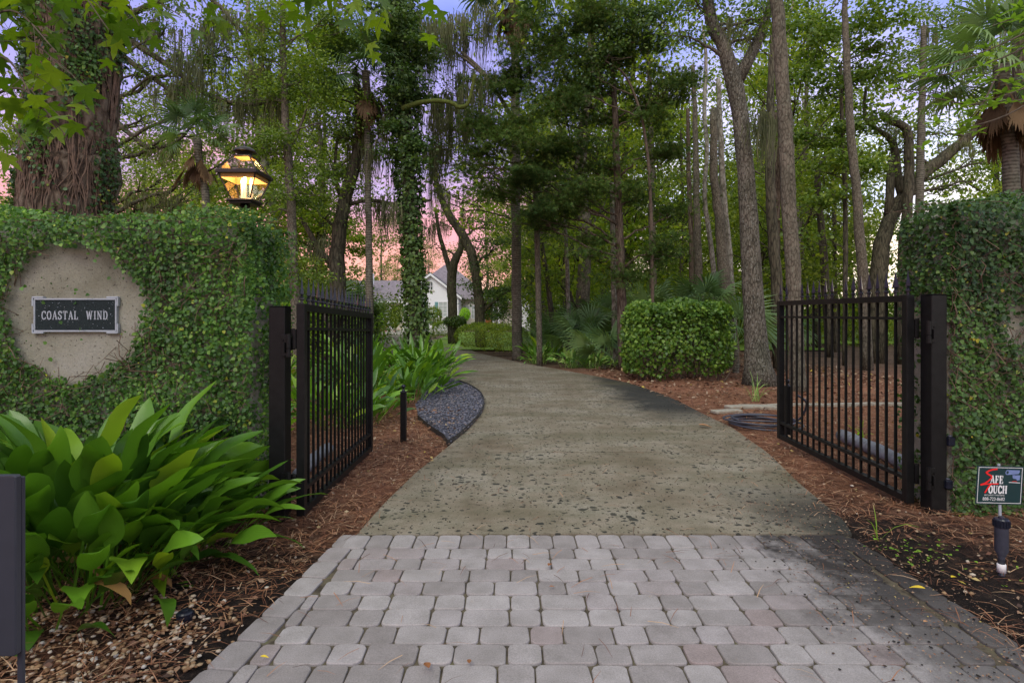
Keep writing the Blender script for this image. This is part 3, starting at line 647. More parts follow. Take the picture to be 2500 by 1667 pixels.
for sx in (0, 1):
    for sz in (0, 1):
        X = xb if sx else xa; Z = zb if sz else za; ox = 1 if sx else -1; oz = 1 if sz else -1
        a, b = sorted((X+ox*.02, X-ox*.06)); c, d = sorted((Z+oz*.0125, Z+oz*.024)); mb.box(a, b, 4.170, 4.197, c, d, .002)
        a, b = sorted((X+ox*.0125, X+ox*.0235)); c, d = sorted((Z+oz*.02, Z-oz*.045)); mb.box(a, b, 4.1705, 4.1965, c, d, .002)
mb.build('frame', M['silver'], t)
mb = MB(); x = 0; sx = .046; sy = .056; tot = 0
for ch in 'COASTAL WIND': tot += .052 if ch == ' ' else ST[ch][0]*sx+.009
x = -tot/2; xc = (xa+xb)/2; zc = (za+zb)/2-.030
for ch in 'COASTAL WIND':
    if ch == ' ': x += .052; continue
    mb = MB(); x += letter(mb, ch, lambda u, v, z, x=x: (xc+x+u, 4.1775-z*3, zc+v), sx, sy, .0075, .0045)+.009; mb.build('letter', M['silver'], t)
mb = MB(); r = random.Random(5)
for _ in range(75):
    x_, z_ = r.uniform(xa+.01, xb-.01), r.uniform(za+.01, zb-.01); s = r.uniform(.0012, .0035)
    mb.lathe((x_, 4.1772, z_), [(s, -s*.5), (s, s*.5)], 6)
mb.build('pale_specks', M['silver'], t, kind='stuff')

# ------------------------------------------------------------------ lantern
M['glass'] = None
m, N_, L_, B_, O_ = mat('lantern_glass'); g1 = N_.new('ShaderNodeBsdfTransparent'); g1.inputs[0].default_value = (.93, .90, .82, 1); g2 = N_.new('ShaderNodeBsdfGlossy'); g2.inputs['Roughness'].default_value = .08
fr = N_.new('ShaderNodeFresnel'); fm = N_.new('ShaderNodeMath'); fm.operation = 'MULTIPLY'; fm.inputs[1].default_value = .4; L_.new(fr.outputs[0], fm.inputs[0]); ms = N_.new('ShaderNodeMixShader'); L_.new(fm.outputs[0], ms.inputs[0]); L_.new(g1.outputs[0], ms.inputs[1]); L_.new(g2.outputs[0], ms.inputs[2]); L_.new(ms.outputs[0], O_.inputs[0]); M['glass'] = m
m, N_, L_, B_, O_ = mat('flame_bulb'); B_.inputs['Base Color'].default_value = (1, .8, .5, 1); B_.inputs['Emission Color'].default_value = (1, .72, .33, 1); B_.inputs['Emission Strength'].default_value = 9; M['bulb'] = m
M['brass'] = plain('brass', (.55, .34, .14), .5, .3, var=.2)
xc, yc = (577.5-1250)/FPX*4.42, 4.56; w2 = .142; b2 = .073; r2 = .062
t = thing('lantern', 'lit black four sided lantern standing on the ivy covered left wall', 'lantern', (xc, yc, 2.2))
zt, zm, zb_ = CAM_H+(770-380)/FPX*4.5, CAM_H+(770-417)/FPX*4.42, CAM_H+(770-486)/FPX*4.5
mb = MB(); mb.box(xc-.1, xc+.1, yc-.1, yc+.1, zb_-.022, zb_, .006); mb.box(xc-.085, xc+.085, yc-.085, yc+.085, zb_-.036, zb_-.0225, .004); mb.build('base_tray', M['bronze'], t)
mb = MB(); mb.lathe((xc, yc, 2.1), [(.045, 0), (.045, .10), (.035, .12), (.035, zb_-.037-2.1)], 16); mb.build('post_fitter', M['bronze'], t, True)
mb = MB()
for s in (-1, 1):
    mb.box(xc-w2-.014, xc+w2+.014, yc+s*w2-.014, yc+s*w2+.014, zm-.014, zm+.014, .004)
    mb.box(xc+s*w2-.0135, xc+s*w2+.0135, yc-w2+.0145, yc+w2-.0145, zm-.0135, zm+.0135, .004)
mb.build('middle_band', M['bronze'], t)
for sx in (-1, 1):
    for sy in (-1, 1):
        mb = MB(); mb.beam((xc+sx*b2, yc+sy*b2, zb_), (xc+sx*w2, yc+sy*w2, zm-.01), .0045, .0045); mb.beam((xc+sx*w2, yc+sy*w2, zm+.01), (xc+sx*r2, yc+sy*r2, zt), .0045, .0045); mb.build('corner_bar', M['bronze'], t)
for k in range(4):
    a = k*PI/2; c, s = round(math.cos(a)), round(math.sin(a))
    def R(u, h, z): return (xc+c*h-s*u, yc+s*h+c*u, z)
    part('lower_pane', [R(-b2, b2, zb_), R(b2, b2, zb_), R(w2, w2, zm-.014), R(-w2, w2, zm-.014)], [(0, 1, 2, 3)], M['glass'], t)
    part('upper_pane', [R(-w2, w2, zm+.014), R(w2, w2, zm+.014), R(r2, r2, zt), R(-r2, r2, zt)], [(0, 1, 2, 3)], M['glass'], t)
mb = MB(); mb.box(xc-r2-.006, xc+r2+.006, yc-r2-.006, yc+r2+.006, zt-.002, zt+.008, .002); mb.lathe((xc, yc, zt+.008), [(.052, 0), (.052, .026), (.058, .03), (.084, .032), (.084, .038), (.07, .055), (.045, .068), (.015, .075), (.011, .08), (.013, .088), (.008, .096), (.001, .098)], 20); mb.build('cap', M['bronze'], t, True)
mb = MB(); mb.box(xc-r2+.004, xc+r2-.004, yc-r2+.004, yc+r2-.004, zt-.008, zt-.004); mb.build('ceiling_reflector', M['brass'], t)
mb = MB()
for s in (-1, 1):
    mb.box(xc-w2+.016, xc+w2-.016, yc+s*w2-(.018 if s > 0 else -.0145), yc+s*w2-(.0145 if s > 0 else -.018), zm-.045, zm+.012)
    mb.box(*sorted((xc+s*(w2-.018), xc+s*(w2-.0145))), yc-w2+.019, yc+w2-.019, zm-.045, zm+.012)
mb.build('inner_rim', M['brass'], t)
mb = MB(); mb.box(xc-b2+.01, xc+b2-.01, yc-b2+.01, yc+b2-.01, zb_+.001, zb_+.004); mb.build('tray_reflector', M['brass'], t)
zc_ = zm-.055
mb = MB()
for dx, dy, dz in ((0, 0, 0), (-.035, .03, -.012), (.035, .03, -.012)): mb.lathe((xc+dx, yc+dy, zb_), [(.011, 0), (.011, zc_-zb_+dz-.002), (.009, zc_-zb_+dz)], 10)
mb.build('candle_sleeves', M['white'], t)
for dx, dy, dz in ((0, 0, 0), (-.035, .03, -.012), (.035, .03, -.012)):
    mb = MB(); mb.lathe((xc+dx, yc+dy, zc_+dz), [(.006, .001), (.012, .012), (.013, .02), (.008, .036), (.001, .052)], 10); mb.build('bulb', M['bulb'], t, True)
ld = bpy.data.lights.new('lantern_light', 'POINT'); ld.energy = 4.5; ld.color = (1, .66, .28); ld.shadow_soft_size = .03
lo = bpy.data.objects.new('lantern_light', ld); link(lo); lo.parent = t; lo.location = (0, -.03, zc_+.03-2.2)

# ------------------------------------------------------------------ gates
def spear_mesh():
    mb = MB(); mb.lathe((0, 0, 0), [(.009, 0), (.009, .022), (.015, .026), (.015, .036), (.009, .04), (.010, .05)], 8)
    k = [(.008, .05), (.023, .062), (.020, .08), (.012, .115), (.002, .168)]
    for s in (1,):
        V = []
        for w_, z in k: V += [(-w_*.55, 0, z), (0, -w_, z), (w_*.55, 0, z), (0, w_, z)]
        F = [(4*i+j, 4*i+(j+1) % 4, 4*i+4+(j+1) % 4, 4*i+4+j) for i in range(4) for j in range(4)]
        mb.add(V, F)
    # the flared barbs of the spearhead
    me = mkmesh('spear_tip', mb.V, mb.F); me.materials.append(M['spear']); return me
SPEAR = spear_mesh()
def gate(label, x, y0, y1, zb0, zb1, zt0, zt1, npick, nospear, side):
    t = thing('driveway_gate', label, 'gate', (x, y0, 0), 'open iron driveway gates'); Lg = y1-y0
    zb = lambda y: lerp(zb0, zb1, (y-y0)/Lg); zt = lambda y: lerp(zt0, zt1, (y-y0)/Lg)
    hw = .029
    for nm, y in (('hinge_stile', y0+.03), ('latch_stile', y1-.03)):
        mb = MB(); mb.box(x-hw, x+hw, y-.03, y+.03, zb(y)-.003, zt(y)+.003, .003); mb.build(nm, M['iron'], t)
    def rail(nm, f, hh, hx):
        ya, yb = y0+.061, y1-.061
        MB().beam((x, ya, f(ya)), (x, yb, f(yb)), hx, hh).build(nm, M['iron'], t)
    rail('top_rail', lambda y: zt(y)-.024, .024, hw*.93); rail('bottom_rail', lambda y: zb(y)+.025, .024, hw*.93)
    rail('upper_crossbar', lambda y: zt(y)-.175, .011, .019); rail('lower_crossbar', lambda y: zb(y)+.18, .013, .022)
    for k in range(npick):
        y = y0+.06+(Lg-.12)*(k+1)/(npick+1)
        mb = MB(); mb.beam((x, y, zb(y)+.050), (x, y, zt(y)-.049), .0085, .0085); mb.build('picket', M['iron'], t)
        if k not in nospear: inst('spear_tip', SPEAR, t, (x, y, zt(y)-.001), (0, 0, random.uniform(-.3, .3)), (1.25, 1.25, 1.12))
    for y in (y0+.03, y1-.03): inst('spear_tip', SPEAR, t, (x, y, zt(y)+.002), (0, 0, 0), (1.25, 1.25, 1.12))
    for z in (zt0-.25, zb0+.22):
        h = MB(); s = side
        h.lathe((x+s*.055, y0+.01, z-.075), [(.014, 0), (.014, .045), (.017, .048), (.017, .06), (.014, .063), (.014, .15)], 10)
        h.box(x+(s*.03 if s > 0 else s*.052), x+(s*.052 if s > 0 else s*.03), y0-.012, y0+.03, z-.07, z+.07, .003)
        h.build('hinge', M['iron'], t)
    return t
LGX = -1.50
gate('left black iron gate leaf with a full row of spear points, swung open', LGX, 4.15, 6.2, .05, .045, 1.552, 1.487, 17, (), -1)
gate('right black iron gate leaf with a few spear points missing, swung open', 2.995, 4.40, 6.56, .06, .102, 1.622, 1.628, 17, (7, 14, 15), 1)
def post(label, x0, x1, y0, y1, z, side):
    t = thing('gate_post', label, 'post', ((x0+x1)/2, (y0+y1)/2, 0), 'square iron gate posts')
    mb = MB(); mb.box(x0, x1, y0, y1, -.08, z, .004); mb.build('post_tube', M['iron'], t)
    mb = MB(); mb.box(x0-.003, x1+.003, y0-.003, y1+.003, z+.001, z+.007, .002); mb.build('flat_cap', M['iron'], t)
    for zz in (z-.27, .29):
        mb = MB(); a, b = (x1-.02, x1+.035) if side > 0 else (x0-.035, x0+.02)
        mb.box(a, b, y0-.014, y0-.0045, zz-.075, zz+.075, .002); mb.lathe(((b-.004) if side > 0 else (a+.004), y0-.016, zz-.08), [(.017, 0), (.017, .05), (.013, .052), (.013, .06), (.017, .062), (.017, .16)], 10)
        mb.box((a+b)/2-.004, (a+b)/2+.004, y0-.04, y0-.0125, zz-.05, zz+.02, .002)
        for q in (-1, 1): mb.lathe(((a+b)/2+q*.016, y0-.016, zz+.03), [(.006, 0), (.006, .01)], 6)
        mb.build('hinge_bracket', M['iron'], t)
    return t
post('black square post carrying the left gate leaf against the ivy wall', -1.715, -1.602, 4.13, 4.25, 1.53, 1)
post('black square post carrying the right gate leaf beside the ivy wall', 3.052, 3.165, 4.26, 4.38, 1.62, -1)
def stop(label, x, y, h):
    t = thing('gate_stop', label, 'post', (x, y, 0), 'short ball topped posts'); r = .032
    mb = MB(); mb.box(x-r, x+r, y-r, y+r, -.05, h, .004); mb.build('post_tube', M['iron'], t)
    mb = MB(); mb.box(x-r-.004, x+r+.004, y-r-.004, y+r+.004, h+.001, h+.01, .003)
    mb.lathe((x, y, h+.01), [(.022, 0), (.016, .012), (.010, .022), (.010, .03)]+[(.024*math.sin(a), .054-.024*math.cos(a)) for a in np.linspace(.45, PI-.05, 8)], 14); mb.build('ball_cap', M['spear'], t, True)
stop('short black post with a ball cap standing in mulch beside the gravel patch', -1.232, 6.65, .60)
stop('short black post with a ball cap seen through the right gate bars', 3.262, 6.93, .63)

# ------------------------------------------------------------------ small things
def tubething(name, label, cat, pts, r, matn, n=12, partname='length', group=None):
    t = thing(name, label, cat, tuple(pts[0]), group); mb = MB(); V, F = tube(pts, r, n); mb.add(V, F); mb.build(partname, M[matn], t, True); return t
p = spline([(3.80, 6.75, .09), (3.75, 6.0, .085), (3.66, 5.3, .08), (3.64, 4.9, .08)], 14)
t = tubething('fallen_log', 'smooth grey log lying on pine straw behind the right gate', 'log', p, .07+.006*np.sin(np.arange(14)*1.9), 'log', 12, 'trunk_piece')
p = spline([(-1.93, 6.15, .075), (-1.92, 5.6, .075), (-1.85, 5.05, .07)], 10)
t = tubething('fallen_log', 'short grey log lying on the mulch behind the left gate', 'log', p, .062+.005*np.sin(np.arange(10)*1.7), 'log', 12, 'trunk_piece')
# hose
t = thing('garden_hose', 'coiled dark blue grey garden hose on the pine straw beside the drive', 'hose', (3.25, 7.7, 0)); ps = []
rh = random.Random(4)
for i in range(170):
    a = i/170*2*PI*4.6; R_ = .36+.05*math.sin(a*.37)+.03*math.sin(a*1.3+1); ps.append((3.28+R_*1.12*math.cos(a)+.04*math.sin(a*.21), 7.72+R_*1.05*math.sin(a), .035+.018*(i/170)*4.6+.008*math.sin(a*2.3)))
MB().add(*tube(ps, .0125, 7)).build('coil', M['hose'], t, True)
MB().add(*tube(spline([ps[-1], (3.35, 7.35, .14), (3.5, 7.15, .2), (3.52, 7.0, .42), (3.40, 6.97, .52)], 24), .0125, 7)).build('loose_end', M['hose'], t, True)
# stepping stones
for i, (px, py, w_, d_, rz, lb) in enumerate([(1655, 951, .22, .13, .25, 'pale flat paving brick nearest the drive edge by the hose'), (1683, 950, .22, .13, .1, 'pale flat paving brick second from the drive beside the hose'), (1688, 941, .24, .15, .2, 'larger pale paving brick behind the two at the drive edge'), (1740, 941, .46, .22, -.05, 'wide flat stone slab lying behind the coiled hose')]):
    g = GD(px, py); mb = MB(); mb.box(-w_*.56, w_*.56, -d_*.6, d_*.6, 0, .045+.003*i, .008); c, s = math.cos(rz), math.sin(rz)
    V = [(g[0]+x*c-y*s, g[1]+x*s+y*c, z+.015) for x, y, z in mb.V]
    tag(part('stepping_stone', V, mb.F, M['flag'], loc=tuple(g)), lb, 'paving stone', 'flat pale stones beside the drive')
t = thing('stone_edging', 'low line of pale stone edging crossing the pine straw behind the right gate', 'edging', (5, 9.3, 0))
pts = [(4.05, 9.25), (4.5, 9.35), (4.95, 9.3), (5.4, 9.38), (5.85, 9.45), (6.3, 9.4), (6.75, 9.5)]
for a, b in zip(pts[:-1], pts[1:]):
    MB().beam((a[0]+.008, a[1], .035), (b[0]-.008, b[1], .04), .05, .03).build('edging_stone', M['flag'], t)
# black panel on its pole at the left edge of the view
t = thing('sign_panel', 'back of a dark grey metal panel on a slim pole at the left edge', 'panel', (-1.66, 1.8, 0))
xa = (44-1250)/FPX*1.8
MB().box(xa-.34, xa-.008, 1.8, 1.825, CAM_H-(1601-770)/FPX*1.8, CAM_H-(1162-770)/FPX*1.8, .004).build('panel_face', M['panel'], t)
MB().box(xa-.026, xa-.009, 1.826, 1.84, -.05, CAM_H-(1170-770)/FPX*1.8, .002).build('pole', M['panel'], t)
# pop-up sprinkler head
t = thing('lawn_sprinkler', 'small black round sprinkler head poking out of the pebbles', 'sprinkler', (-1.54, 2.76, 0)); mb = MB()
mb.lathe((-1.54, 2.76, 0), [(.03, -.03), (.03, .05), (.036, .052), (.036, .072), (.03, .078), (.018, .080), (.018, .086), (.012, .088)], 20)
mb.build('cap', M['spear'], t)
mb = MB()
for k in range(14):
    a = k/14*2*PI; mb.beam((-1.54+.0365*math.cos(a), 2.76+.0365*math.sin(a), .054), (-1.54+.0365*math.cos(a), 2.76+.0365*math.sin(a), .071), .002, .002)
mb.build('grip_ribs', M['spear'], t)
# sprinkler riser on the right
x, y = (2445-1250)/FPX*3.32, 3.32
t = thing('sprinkler_riser', 'tall black sprinkler riser with a white band in front of the security sign', 'sprinkler', (x, y, 0))
MB().lathe((x, y, 0), [(.017, -.03), (.017, .016)], 12).build('lower_pipe', M['spear'], t, True)
MB().lathe((x, y, 0), [(.0215, .016), (.0215, .062), (.02, .064)], 16).build('white_band', M['white'], t, True)
MB().lathe((x, y, 0), [(.0165, .065), (.0165, .10), (.022, .115), (.033, .14), (.033, .27), (.034, .272)], 18).build('riser_body', M['hose'], t, True)
mb = MB(); mb.lathe((x, y, 0), [(.037, .273), (.037, .315), (.032, .322), (.016, .324), (.014, .332)], 20)
for k in range(16):
    a = k/16*2*PI; mb.beam((x+.038*math.cos(a), y+.038*math.sin(a), .276), (x+.038*math.cos(a), y+.038*math.sin(a), .31), .0025, .0025)
mb.build('ribbed_cap', M['spear'], t)
# little lamps / sensors on the right wall
for (px, py, lb) in ((2326, 1078, 'upper small black photo sensor fixed to the end of the right wall'), (2320, 1183, 'lower small black box by the foot of the right wall')):
    g = P(px, py, 4.24); t = thing('photo_sensor', lb, 'sensor', tuple(g), 'small boxes on the right wall')
    MB().box(g[0]-.028, g[0]+.02, 4.235, 4.30, g[2]-.033, g[2]+.03, .006).build('housing', M['spear'], t)
    MB().lathe((g[0]-.004, 4.262, g[2]+.031), [(.016, 0), (.014, .012)], 12).build('lens', M['hose'], t, True)
# security sign
Ys = 3.55; g = P(2440, 1184, Ys)
t = thing('security_sign', 'dark green SAFE TOUCH security sign with a camera picture on a metal stake', 'sign', (g[0], Ys, 0))
ca, sa = math.cos(math.radians(-3.5)), math.sin(math.radians(-3.5)); W2, H2 = .140, .116
def ST_(u, v, z=0):            # u right, v up on the board face, z proud
    return (g[0]+u*ca+v*sa*-1.0-.004*0, Ys-z, g[2]+v*ca+u*sa*.35)
m_sg = plain('sign_green', (.008, .035, .038), .35, var=.05); m_sw = plain('sign_white', (.72, .73, .72), .5, var=.03); m_sr = plain('sign_red', (.75, .012, .012), .5, var=.03); m_sb = plain('sign_blue', (.16, .22, .42), .5, var=.1)
def board(u0, u1, v0, v1, z0, z1, matx, nm):
    V = [ST_(u, v, z) for z in (z1, z0) for u, v in ((u0, v0), (u1, v0), (u1, v1), (u0, v1))]
    return part(nm, V, [(0, 1, 2, 3), (7, 6, 5, 4), (0, 4, 5, 1), (1, 5, 6, 2), (2, 6, 7, 3), (3, 7, 4, 0)], matx, t)
board(-W2, W2, -H2, H2, -.002, .002, m_sg, 'board')
mb = MB()
for (u0, u1, v0, v1) in ((-W2+.007, W2-.007, H2-.0105, H2-.0075), (-W2+.007, W2-.007, -H2+.0075, -H2+.0105)): mb.add([ST_(u0, v0, .0025), ST_(u1, v0, .0025), ST_(u1, v1, .0025), ST_(u0, v1, .0025)], [(0, 1, 2, 3)])
for (u0, u1) in ((-W2+.007, -W2+.010), (W2-.010, W2-.007)): mb.add([ST_(u0, -H2+.0106, .0025), ST_(u1, -H2+.0106, .0025), ST_(u1, H2-.0106, .0025), ST_(u0, H2-.0106, .0025)], [(0, 1, 2, 3)])
mb.build('white_border', m_sw, t)
def B2(px, py):                # photo crop pixel of the sign -> board u,v  (crop: 759 px = 150 src px)
    fx = (px-165-(py-125)*(50/480.0))/(545.0); fy = (py-128)/(488.0)
    return -W2+fx*2*W2, H2-fy*2*H2
def strokes(pts, wd, nm, matx, z0=.003):
    mb = MB(); j = 0
    for ln, w_ in zip(pts, wd):
        q = [np.array(B2(*p)) for p in ln]
        for a, b in zip(q[:-1], q[1:]):
            d = b-a; d /= np.linalg.norm(d)+1e-9; nn = np.array([-d[1], d[0]])*w_/2; e = d*w_*.3; z = z0+j*.00004; j += 1
            mb.add([ST_(*(a-e-nn), z), ST_(*(b+e-nn), z), ST_(*(b+e+nn), z), ST_(*(a-e+nn), z)], [(0, 1, 2, 3)])
    mb.build(nm, matx, t)
def words_(s, px, py_base, px_end, hgt, tk, tn, nm):
    u0, v0 = B2(px, py_base); u1, _ = B2(px_end, py_base); tot = sum(ST[c][0] for c in s)+.12*(len(s)-1); sx = (u1-u0)/tot; x = u0; mb = MB()
    for ch in s: x += letter(mb, ch, lambda a, b, z, x=x: ST_(x+a, v0+b, z+.0031), sx, hgt, tk, tn)+.12*sx
    mb.build(nm, m_sw, t, kind='stuff')
words_('AFE', 345, 347, 495, .045, .0078, .003, 'lettering'); words_('OUCH', 345, 472, 560, .044, .0078, .003, 'lettering')
strokes([[(395, 165), (345, 172), (300, 190), (275, 210), (300, 232), (345, 255), (350, 275), (320, 315), (280, 350), (235, 368)], [(235, 370), (300, 357), (437, 353)], [(352, 357), (325, 405), (300, 465)]], [.0095, .0078, .0095], 'red_swash', m_sr, .0045)
def TX(px, py):
    u0, v0 = B2(px, py); return lambda a, b, z: ST_(u0+a, v0+b, z+.0030)
font_text('888-723-8682', TX(290, 566), .0195, .134, m_sw, t); font_text('SECURITY SYSTEMS', TX(300, 507), .0085, .122, m_sw, t)
font_text('Protective Signaling Services', TX(292, 596), .0042, .056, m_sw, t)
# camera picture, flat print
mb = MB()
def quad(pts, z): mb.add([ST_(*B2(*p), z) for p in pts], [tuple(range(len(pts)-1, -1, -1))])
quad([(520, 175), (665, 175), (672, 195), (660, 222), (535, 236), (515, 225)], .0030)
quad([(590, 238), (625, 236), (640, 275), (600, 275)], .0031); quad([(600, 258), (640, 238), (684, 240), (684, 300), (655, 305), (640, 285), (610, 285)], .0032)
quad([(505+24*math.cos(a)+22, 205+32*math.sin(a)) for a in np.linspace(0, 2*PI, 16, endpoint=False)], .0034); mb.build('camera_picture', m_sb, t)
mb = MB(); quad([(503+14*math.cos(a)+24, 205+20*math.sin(a)) for a in np.linspace(0, 2*PI, 14, endpoint=False)], .0038); mb.build('camera_lens_picture', m_sg, t)
strokes([[(565, 331), (695, 335)]], [.0035], 'white_line', m_sw); strokes([[(598, 320), (625, 314), (655, 322)]], [.0025], 'red_line', m_sr, .0040)
MB().beam((g[0]+.018, Ys+.008, -.05), (g[0]+.002, Ys+.008, g[2]+H2+.012), .007, .004).build('stake', M['silver'], t)
# ------------------------------------------------------------------ trees
def world_pts(pts, Y, dY=0):
    out_ = []; rad = []
    for i, q in enumerate(pts):
        yy = Y+(dY if np.isscalar(dY) else dY[i])*(i/(len(pts)-1) if np.isscalar(dY) else 1)
        p = P(q[0]*K, 770, yy) if q[1] is None else D(q[0], q[1], yy)
        if q[1] is None: p[2] = -.05
        out_.append(p); rad.append(q[2]*.86*K/2/FPX*yy)
    return np.array(out_), np.array(rad)
def trunk_mesh(pts, rad, rng, n=14, seg=.35, rough=.03, flare=0):
    Lg = np.sum(np.linalg.norm(np.diff(pts, axis=0), axis=1)); m = max(6, int(Lg/seg))
    sp = spline(np.column_stack([pts, rad]), m); c, r = sp[:, :3], np.abs(sp[:, 3])
    c[:, :2] += rng.normal(size=(m, 2))*rad[0]*.05
    if flare: r = r*(1+flare*np.exp(-np.maximum(c[:, 2], 0)/(rad[0]*1.2)))
    return tube(c, r, n, True, rough, rng)
def crown_leaves(blobs, Y, rng, size, cover, flat=.75, tpl=DIA, droop=.3, sub=.30):
    """blobs in display px: (px,py,rx,ry[,dY])"""
    P_, N_, D_, Z_ = [], [], [], []
    if tpl is not NEED: size = size*1.05
    for b in blobs:
        px, py, rx, ry = b[:4]; yy = Y+(b[4] if len(b) > 4 else 0); cv = b[5] if len(b) > 5 else cover
        c = D(px, py, yy); Rx = rx*K/FPX*yy; Rz = ry*K/FPX*yy; Ry = min(max(Rx, .6), 2.2)
        n = int(1.75*cv*PI*Rx*Rz/(.27*size*size)); k = max(4, int(Rx*Rz/(sub*sub)*1.1))
        cc = rng.normal(size=(k, 3)); cc = norm(cc)*rng.uniform(.15, 1.05, (k, 1))**.6*np.array([Rx, Ry, Rz])+c
        w_ = rng.uniform(.3, 1, k); id_ = rng.choice(k, n, p=w_/w_.sum()); s = sub*rng.uniform(.5, 1.25, k)[id_][:, None]
        off = rng.normal(size=(n, 3))*s*np.array([1, 1, .5*flat])
        p = cc[id_]+off; P_.append(p); nn = rdir(n, rng)+np.array([0, -.25, .9]); N_.append(nn)
        D_.append(norm(off*np.array([1, 1, .3]))+rdir(n, rng)*.8-np.array([0, 0, droop])); Z_.append(rng.uniform(.6, 1.25, n)*size)
    P_ = np.concatenate(P_); return scatter(*tpl, P_, np.concatenate(D_), norm(np.concatenate(N_)), np.concatenate(Z_))
def limb(a, b, r0, r1, rng, n=7, sag=.0, m=10):
    t = np.linspace(0, 1, m)[:, None]; mid = (a+b)/2+rng.normal(size=3)*.12*np.linalg.norm(b-a); mid[2] += sag*np.linalg.norm(b-a)
    c = (1-t)**2*a+2*t*(1-t)*mid+t*t*b; c += rng.normal(size=c.shape)*.02*np.linalg.norm(b-a)*np.sin(t*PI)
    return tube(c, np.linspace(r0, r1, m), n)
def moss_mesh(spots, rng, n_str=26):
    """spots (x,y,z,width,length) hanging veils"""
    V, F = [], []; o = 0
    for (x, y, z, wd, ln) in spots:
        for _ in range(int(n_str*.85)):
            p = np.array([x+rng.normal()*wd*.5, y+rng.normal()*wd*.3, z+rng.normal()*.05]); l = ln*rng.uniform(.25, 1); w_ = rng.uniform(.006, .017); a = rng.uniform(0, PI)
            m = 5; dx = np.array([math.cos(a), math.sin(a), 0])
            for j in range(m+1):
                t = j/m; q = p+np.array([math.sin(t*(5+3*math.sin(a*7))+a*3)*.05*t**.5, math.cos(t*6+a*5)*.05*t**.5, -l*t]); ww = w_*(1-.8*t)*(1+.6*math.sin(t*17+a*9)); V += [q-dx*ww, q+dx*ww]
            for j in range(m): F += [(o+2*j, o+2*j+1, o+2*j+3, o+2*j+2)]
            o += 2*(m+1)
    return np.array(V), np.array(F)
def tree(label, Y, pts, bark, blobs, leaf, size=.09, cover=1.5, limbs=(), moss=(), seed=1, group=None, flare=.0, rough=.03, autolimb=True, tpl=DIA, sub=.3, name='tree', cat='tree', dY=0, extra=None, near_limb=.0, n=14):
    rng = np.random.default_rng(seed); w_, r_ = world_pts(pts, Y, dY)
    t = thing(name, label, cat, (w_[0][0], w_[0][1], 0), group)
    V, F = trunk_mesh(w_, r_, rng, n, flare=flare, rough=rough); part('trunk', V, F, M[bark], t, True)
    for lp in limbs:
        a, b = world_pts(lp, Y, 0); V, F = trunk_mesh(a, b, rng, 9, rough=rough); part('limb', V, F, M[bark], t, True)
    if blobs:
        if autolimb:
            mb = []; r0 = r_[-1]
            for b in blobs:
                c = D(b[0], b[1], Y+(b[4] if len(b) > 4 else 0)); c[2] -= .2
                zs = np.clip(c[2]-np.linalg.norm(c[:2]-w_[:, :2].mean(0))*.45, w_[:, 2].min()+1, w_[:, 2].max())
                i = np.argsort(w_[:, 2]); s = np.array([np.interp(zs, w_[i, 2], w_[i, k]) for k in range(3)]); rr = np.interp(zs, w_[i, 2], r_[i])*.32
                mb.append(limb(s, c, max(rr, .02), .012, rng, 6, .08))
                Rx = b[2]*K/FPX*Y; Rz = b[3]*K/FPX*Y
                for _ in range(5): mb.append(limb(lerp(s, c, rng.uniform(.5, .95)), c+rdir(1, rng)[0]*np.array([Rx, min(Rx, 2), Rz])*.9, max(rr*.35, .012), .006, rng, 4, .05, 7))
            V, F = [], []; o = 0
            for v, f in mb: V.append(v); F += [tuple(int(i)+o for i in q) for q in f]; o += len(v)
            part('branches', np.concatenate(V), F, M[bark], t, True, kind='stuff')
        V, F = crown_leaves(blobs, Y, rng, size, cover, tpl=tpl, sub=sub); part('crown', V, F, M[leaf], t)
    if moss:
        sp = []
        for (px, py, wpx, lpx, k) in moss:
            for _ in range(k):
                q = D(px+rng.normal()*wpx, py+rng.normal()*12, Y+rng.normal()*.5); sp.append((q[0], q[1], q[2], .10+.1*rng.random(), lpx*K/FPX*Y*rng.uniform(.5, 1.2)))
        V, F = moss_mesh(sp, rng); part('hanging_moss', V, F, M['moss'], t, kind='stuff')
    return t
# palm fronds
def fan(seed, n=30, spread=2.25, L_=.62, pet=.75, w=.017, droop=.35):
    r = np.random.default_rng(seed); V = []; F = []
    for k in range(3): x = pet*k/2; V += [(x, -.012, .02*k), (x, .012, .02*k)]
    F += [(0, 1, 3, 2), (2, 3, 5, 4)]; zt = .04
    for i in range(n):
        a = lerp(-spread, spread, i/(n-1))+r.normal()*.03; l = L_*(1-.25*abs(a)/spread)*r.uniform(.85, 1.08); d = np.array([math.cos(a), math.sin(a)]); q = np.array([-d[1], d[0]])
        k = len(V); b = np.array([pet, 0])
        for s, ww, dz in ((.02, .15, 0), (.45, 1, -.04), (.8, .7, -.16*droop/.35), (1.0, .05, -droop)):
            c = b+d*l*s; z = zt+dz*l+(.06*math.cos(a*2)*s)
            V += [(c[0]-q[0]*w*ww, c[1]-q[1]*w*ww, z), (c[0]+q[0]*w*ww, c[1]+q[1]*w*ww, z+.012)]
        F += [(k+2*j, k+2*j+1, k+2*j+3, k+2*j+2) for j in range(3)]
    return V, F
def me_of(nm, VF, matn, smooth=False):
    me = mkmesh(nm, VF[0], VF[1], smooth); me.materials.append(M[matn]); return me
FANS = [me_of('frond', fan(i, 30, 2.2+.1*i, .62, .75, .018, .3+.15*i), 'palm') for i in range(3)]
DEAD = [me_of('dead_frond', fan(10+i, 18, .5, .62, .55, .02, .12), 'palm_dead') for i in range(2)]
LONG = [me_of('frond', fan(20+i, 26, 1.9, .8, .7, .02, .6+.3*i), 'palm') for i in range(2)]
